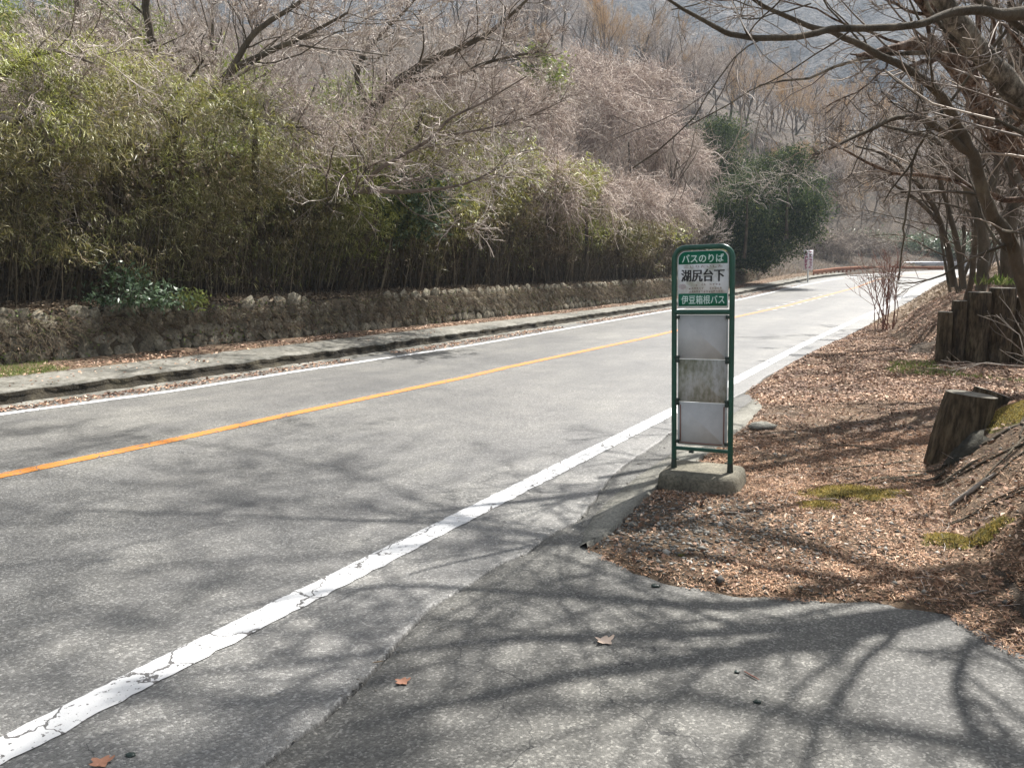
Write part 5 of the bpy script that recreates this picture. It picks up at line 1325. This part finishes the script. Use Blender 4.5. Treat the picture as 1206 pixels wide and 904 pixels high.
for i, (px, sz, lb) in enumerate([((892, 826), .014, 'black pebble on the driveway near the brown twig'), ((868, 791), .010, 'small black pebble left of the brown twig'), ((154, 889), .016, 'black lump beside the leaf at the bottom left'),
        ((745, 622), .035, 'flat white stone in the shadow before the sign base'), ((897, 508), .12, 'flat pale rock embedded in the soil right of the sign'), ((1004, 440), .03, 'small whitish stone in the leaf litter'), ((772, 690), .02, 'black pebble at the litter edge'), ((803, 660), .02, 'mossy pebble in the gravel')]):
    p = U(*px); p[2] = max(0, groundz(p[0], p[1])) + sz * .12
    lump('pebble' if sz < .1 else 'rock', p, (sz, sz * .7, sz * .35), [M_BOLT, M_BOLT, M_BOLT, M_GUTTER, M_GUTTER, M_GUTTER, M_BOLT, M_MOSS][i], lb, 40 + i)

# ------------------------------------------------------------------ guard rail, rusty rail, far sign
def railing(name, pix, h, m, pm, label, post_step, th=.3, posts=True, r=.05):
    e = empty(name, (0, 0, 0), label=label, cat='guard rail')
    pts = np.array([P(*p) for p in pix]); 
    seg = np.linalg.norm(np.diff(pts, axis=0), axis=1); cum = np.concatenate([[0], np.cumsum(seg)])
    u = np.arange(0, cum[-1], .8); c = np.column_stack([np.interp(u, cum, pts[:, k]) for k in range(3)])
    prof = np.array([(-th / 2, 0), (-th / 4, .05), (0, 0), (th / 4, .05), (th / 2, 0)])
    V = []
    for zo, yo in prof: V.append(c + [0, -yo - .03, zo])
    for zo, yo in prof[::-1]: V.append(c + [0, -yo + .0, zo])
    V = np.stack(V, 1); n, k = V.shape[:2]; idx = np.arange(n * k).reshape(n, k); nx = np.roll(idx, -1, 1)
    mesh_np('beam', V.reshape(-1, 3), np.stack([idx[:-1], nx[:-1], nx[1:], idx[1:]], -1).reshape(-1, 4), m, e)
    for d in np.arange(.4, cum[-1], post_step):
        c = np.array([np.interp(d, cum, pts[:, k]) for k in range(3)]); T = Tubes(); T.add(np.array([c + [0, .1, th * .45], c + [0, .1, -h]]), np.array([r, r]), 8, cap=True); T.build('post', pm, e)
    return e
railing('guard_rail', [(1043, 311.5, 69), (1080, 310.5, 69), (1112, 310.5, 68), (1170, 312, 64)], .9, M_STEEL, M_STEEL, 'pale galvanised guard rail across the outside of the bend', 2.0, .36)
railing('rusty_rail', [(957, 320.5, 53), (985, 317, 58), (1012, 315.3, 63), (1045, 315.5, 66.5), (1112, 315.5, 66)], .6, M_RUST, M_RUST, 'low rusty brown rail running along the far verge', 1.1, .26, r=.06)
def box(name, c, d, m, parent=None, bev=0.0):
    v = np.array([(x, y, z) for x in (-1, 1) for y in (-1, 1) for z in (-1, 1)], float) * np.array(d) / 2 + np.array(c)
    f = np.array([(0, 1, 3, 2), (4, 6, 7, 5), (0, 4, 5, 1), (2, 3, 7, 6), (0, 2, 6, 4), (1, 5, 7, 3)])
    o = mesh_np(name, v, f, m, parent)
    if bev:
        mo = o.modifiers.new('bevel', 'BEVEL'); mo.width = bev; mo.segments = 3; mo.limit_method = 'ANGLE'
    return o
dS = 47.0; top = P(953, 294.5, dS); bot = P(952, 318, dS)
fs = empty('roadside_signboard', (top[0], dS, bot[2]), label='small white upright notice board with red writing by the rusty rail', cat='sign')
fs.rotation_euler = (0, -0.03, -0.3)
hb = top[2] - bot[2]; wbd = 10.3 / F * dS
box('board', (0, 0, hb / 2), (wbd, .04, hb), plain('board_white', (.85, .80, .84), .5), fs)
ft_z = groundz(*P(952, 322, dS)[:2])
box('board_post', (0, .045, (ft_z - bot[2]) / 2 + .2), (.09, .05, abs(ft_z - bot[2]) + .8), M_EDGE, fs)
r = random.Random(3); V = []; Fq = []
for col_x in (-.13, .12):
    for k in range(7):
        zc = hb * (.9 - k * .128); cw = wbd * .30
        for j in range(6):
            hor = j % 2; ln = cw * r.uniform(.5, 1); x = col_x + r.uniform(-.06, .06); z = zc + r.uniform(-.05, .05)
            a, b = (ln / 2, .014) if hor else (.014, ln / 2.4); i0 = len(V)
            V += [(x - a, -.0235, z - b), (x + a, -.0235, z - b), (x + a, -.0235, z + b), (x - a, -.0235, z + b)]; Fq.append((i0, i0 + 1, i0 + 2, i0 + 3))
mesh_np('lettering', V, np.array(Fq), M_REDPR, fs)

# ------------------------------------------------------------------ bus stop sign
zb = 0.135
pl = U(794.5, 549, zb); pr = U(860.5, 557, zb)
vec = pr - pl; WID = float(np.linalg.norm(vec[:2])); yaw = math.atan2(vec[1], vec[0])
ctrp = (pl + pr) / 2
HT = P(827, 290, ctrp[1])[2] - zb
sign = empty('bus_stop_sign', (ctrp[0], ctrp[1], 0), yaw, label='green framed bus stop sign standing on a concrete block at the roadside', cat='bus stop sign')
sign.rotation_euler = (0, math.radians(-1.8), yaw)
def zz(py):   # photo row (at the sign centre line) to height in the sign
    return P(827, py, ctrp[1])[2]
hw_ = WID / 2; rt = 0.0170
# concrete block with rounded corners
def rrect(x0, x1, z0, z1, y, rad, rb=0.0, n=6):
    out = []
    for cx_, cz_, a0, rr_ in ((x1 - rad, z1 - rad, 0, rad), (x0 + rad, z1 - rad, 90, rad), (x0 + rb, z0 + rb, 180, rb), (x1 - rb, z0 + rb, 270, rb)):
        for k in range(n + 1):
            a = math.radians(a0 + 90 * k / n); out.append((cx_ + rr_ * math.cos(a), y, cz_ + rr_ * math.sin(a)))
    return out
bwid = 0.53; bdep = 0.46
bm_v = []
rgs = []
for hz_, sh_ in ((-.03, 0), (.03, 0), (.085, .006), (.115, .012), (.129, .022), (zb, .04)):
    o_ = np.array(rrect(-bwid / 2 + sh_, bwid / 2 - sh_, -bdep / 2 + sh_, bdep / 2 - sh_, 0, max(.02, .095 - sh_), max(.02, .095 - sh_)))
    ang_ = np.arctan2(o_[:, 2], o_[:, 0])
    o_ = o_ * (1 + .006 * snoise(ang_ * 4, hz_ * 20 + 0 * ang_, 2.0, 9))[:, None]
    rgs.append(np.column_stack([o_[:, 0], o_[:, 2] + .02, np.full(len(o_), hz_) + (.004 * snoise(o_[:, 0], o_[:, 2], 14, 8) if hz_ > .1 else 0)]))
V_ = np.concatenate(rgs); nn_ = len(rgs[0]); idx = np.arange(len(V_)).reshape(-1, nn_); nx = np.roll(idx, -1, 1)
mesh_np('concrete_base', V_, [np.stack([idx[:-1], nx[:-1], nx[1:], idx[1:]], -1).reshape(-1, 4), idx[-1][None]], M_BASE, sign, False)
# frame: one bent tube
zt = zz(290.5); cr = 0.075
pts = [(-hw_, 0, zb - .03)] + [(-hw_, 0, z) for z in np.linspace(zb, zt - cr, 8)]
for a in np.linspace(0, math.pi / 2, 7)[1:]: pts.append((-hw_ + cr - cr * math.cos(a), 0, zt - cr + cr * math.sin(a)))
for a in np.linspace(math.pi / 2, 0, 7): pts.append((hw_ - cr + cr * math.cos(a), 0, zt - cr + cr * math.sin(a)))
pts += [(hw_, 0, z) for z in np.linspace(zt - cr, zb, 8)[1:]] + [(hw_, 0, zb - .03)]
T = Tubes()
P_ = np.array(pts, float); tg = np.gradient(P_, axis=0); tg /= np.linalg.norm(tg, axis=1, keepdims=True)
a_ = np.tile([0, 1.0, 0], (len(P_), 1)); b_ = np.cross(tg, a_); an = np.linspace(0, 2 * np.pi, 14, endpoint=False)
ring = a_[:, None] * np.cos(an)[None, :, None] + b_[:, None] * np.sin(an)[None, :, None]
vv = (P_[:, None] + ring * rt); idx = np.arange(vv.shape[0] * 14).reshape(-1, 14); nx = np.roll(idx, -1, 1)
mesh_np('frame', vv.reshape(-1, 3), np.stack([idx[:-1], nx[:-1], nx[1:], idx[1:]], -1).reshape(-1, 4), M_GREEN, sign, True)
def crossbar(z, r_):
    T = Tubes(); T.add(np.array([(-hw_, 0, z), (0, 0, z), (hw_, 0, z)]), np.array([r_] * 3), 12); T.build('crossbar', M_GREEN, sign)
crossbar(zz(367.5), .016); crossbar(zz(529.5), .0125)
for sx in (-1, 1):   # darker welded feet
    T = Tubes(); T.add(np.array([(sx * hw_, 0, zb - .005), (sx * hw_, 0, zb + .05), (sx * hw_, 0, zb + .085)]), np.array([.021, .018, .0155]), 12); T.build('foot_sleeve', M_BOLT, sign)
    o = box('foot_bolt', (sx * (hw_ - .024), -.004, zb + .06), (.022, .008, .008), M_BOLT, sign)
pw = WID - 2 * rt - 0.012
# header sign board
h0, h1 = zz(363), zz(294.8)
def plate(name, x0, x1, z0, z1, y, th, m, rad=.004, rb=.004, parent=None):
    a = np.array(rrect(x0, x1, z0, z1, y, rad, rb)); b = a + [0, th, 0]; n = len(a); i = np.arange(n); j = np.roll(i, -1)
    return mesh_np(name, np.concatenate([a, b]), [i[None], (i + n)[::-1][None], np.stack([i, i + n, j + n, j], -1)], m, parent or sign)
header = plate('name_board', -pw / 2, pw / 2, h0, h1, -.004, .006, M_EDGE, .055, .01)
gtop = zz(310.5); gb1 = zz(345.5); gb0 = zz(360.3); ins = .007
plate('green_band', -pw / 2 + ins, pw / 2 - ins, gtop, h1 - .004, -.0058, .0012, M_SIGNGREEN, .05, .001, header)
plate('white_field', -pw / 2 + .004, pw / 2 - .004, gb1 + .001, gtop - .001, -.0056, .001, M_SIGNWHITE, .001, .001, header)
plate('green_band', -pw / 2 + ins, pw / 2 - ins, gb0, gb1, -.0058, .0012, M_SIGNGREEN, .001, .006, header)
def text(body, x0, x1, z0, z1, m, y=-.0075, bold=0.0, name='lettering', parent=None):
    cu = bpy.data.curves.new('t', 'FONT'); cu.body = body; cu.size = 1; cu.offset = bold; cu.extrude = 0.004; cu.resolution_u = 3
    ob = bpy.data.objects.new('t', cu); COL.objects.link(ob)
    dg = bpy.context.evaluated_depsgraph_get(); me = bpy.data.meshes.new_from_object(ob.evaluated_get(dg))
    bpy.data.objects.remove(ob)
    v = np.zeros(len(me.vertices) * 3); me.vertices.foreach_get('co', v); v = v.reshape(-1, 3)
    mn, mx_ = v.min(0), v.max(0)
    w_ = np.empty_like(v); w_[:, 0] = x0 + (v[:, 0] - mn[0]) / (mx_[0] - mn[0]) * (x1 - x0)
    w_[:, 2] = z0 + (v[:, 1] - mn[1]) / (mx_[1] - mn[1]) * (z1 - z0); w_[:, 1] = y + (v[:, 2] - mn[2]) / (mx_[2] - mn[2] + 1e-9) * -.0006
    me.vertices.foreach_set('co', w_.astype(np.float32).ravel()); me.materials.clear(); me.materials.append(m); me.update()
    o = bpy.data.objects.new(name, me); return link(o, parent or header)
q = pw / 2
text('バスのりば', -q * .82, q * .82, zz(308.9), zz(299.0), M_WHITEPR, bold=.014)
for dx_ in (-.0026, -.0013, 0, .0013, .0026): text('湖尻台下', -q * .84 + dx_, q * .84 + dx_, zz(331.5) + abs(dx_) * .5, zz(317.0) + abs(dx_) * .5, M_BLACKPR, y=-.0075 + dx_ * .1)
text('こじりだいした', -q * .72, q * .78, zz(315.0), zz(312.2), M_BROWNPR)
text('伊豆箱根バス', -q * .84, q * .86, zz(358), zz(347.6), M_WHITEPR, bold=.012)
r = random.Random(12)   # worn small print: too faded to read in the photograph, kept as broken strokes
def faded(x0, x1, p0, p1, n, m):
    V = []; Q = []
    for k_ in range(n):
        if r.random() < .12: continue
        cx_ = x0 + (x1 - x0) * (k_ + .5) / n; w_ = (x1 - x0) / n * .8; zt_, zb_ = zz(p1), zz(p0)
        for j in range(5):
            hz_ = r.random() < .55; L_ = w_ * r.uniform(.4, .95); x = cx_ + r.uniform(-.2, .2) * w_; z = zb_ + (zt_ - zb_) * r.uniform(.1, .9)
            aa, bb = (L_ / 2, .0007) if hz_ else (.0007, (zt_ - zb_) * r.uniform(.2, .45)); i0 = len(V)
            V += [(x - aa, -.0072, z - bb), (x + aa, -.0072, z - bb), (x + aa, -.0072, z + bb), (x - aa, -.0072, z + bb)]; Q.append((i0, i0 + 1, i0 + 2, i0 + 3))
    mesh_np('faded_print', V, np.array(Q), m, header)
faded(-q * .3, q * .72, 336.2, 333.8, 9, M_BROWNPR)
faded(-q * .55, q * .86, 340.8, 338.3, 14, M_BROWNPR)
faded(-q * .55, q * .80, 344.6, 342.0, 14, M_BROWNPR)
T = Tubes(); an = np.linspace(0, 2 * np.pi, 21)
for k_ in (1.0, .55): T.add(np.column_stack([-q * .8 + .022 * k_ * np.cos(an), 0 * an - .0072, zz(337) + .014 * k_ * np.sin(an)]), np.full(21, .0012), 4)
T.build('round_emblem', M_PINKPR, header)
# three boards below
rows = [(371.5, 422.5, M_PANEL, 'upper_board'), (424.0, 473.5, M_STAIN, 'stained_board'), (475.0, 524.5, M_PANEL, 'lower_board')]
for i, (a, b_, m, nm) in enumerate(rows):
    o = plate('notice_board', -pw / 2 + .006, pw / 2 - .006, zz(b_), zz(a), 0.0, .004, m)
    if i == 1: o['label'] = 'board streaked with green mould'
    ed = plate('board_edge', -pw / 2, pw / 2, zz(b_) - .003, zz(a) + .004, .005, .003, M_EDGE, parent=o)
    if i == 2:
        for sx in (-1, 1): plate('rusty_strip', sx * (pw / 2 - .02) - .004, sx * (pw / 2 - .02) + .004, zz(b_) + .02, zz(a) - .015, -.003, .003, M_BROWNPR, parent=o)
        plate('dirt_strip', -pw / 2 + .02, pw / 2 - .03, zz(b_) + .008, zz(b_) + .016, -.003, .003, M_BROWNPR, parent=o)
for py in (373.5, 423.5, 474.0, 521.0):
    for sx in (-1, 1):
        for dz in ((-.012, .012) if py in (423.5, 474.0) else (0,)):
            box('clip', (sx * (hw_ - .024), -.006, zz(py) + dz), (.026, .018, .022), M_BOLT, sign, .003)
box('bracket', (-.07, 0, zz(533)), (.03, .02, .012), M_BOLT, sign)

# ------------------------------------------------------------------ haze
hz = box('haze', (0, 275, 114), (1600, 760, 232), None or M_EDGE)
hz.data.materials.clear()
hm = bpy.data.materials.new('haze'); hm.use_nodes = True; t = hm.node_tree
t.nodes.remove(t.nodes['Principled BSDF'])
pv = N(t, 'ShaderNodeVolumePrincipled'); pv.inputs['Density'].default_value = 0.0005; pv.inputs['Color'].default_value = (0.74, 0.86, 1.0, 1)
t.links.new(pv.outputs[0], t.nodes['Material Output'].inputs['Volume'])
hz.data.materials.append(hm); hz['kind'] = 'stuff'
tag(hz, 'thin bluish haze in the valley air', 'haze')
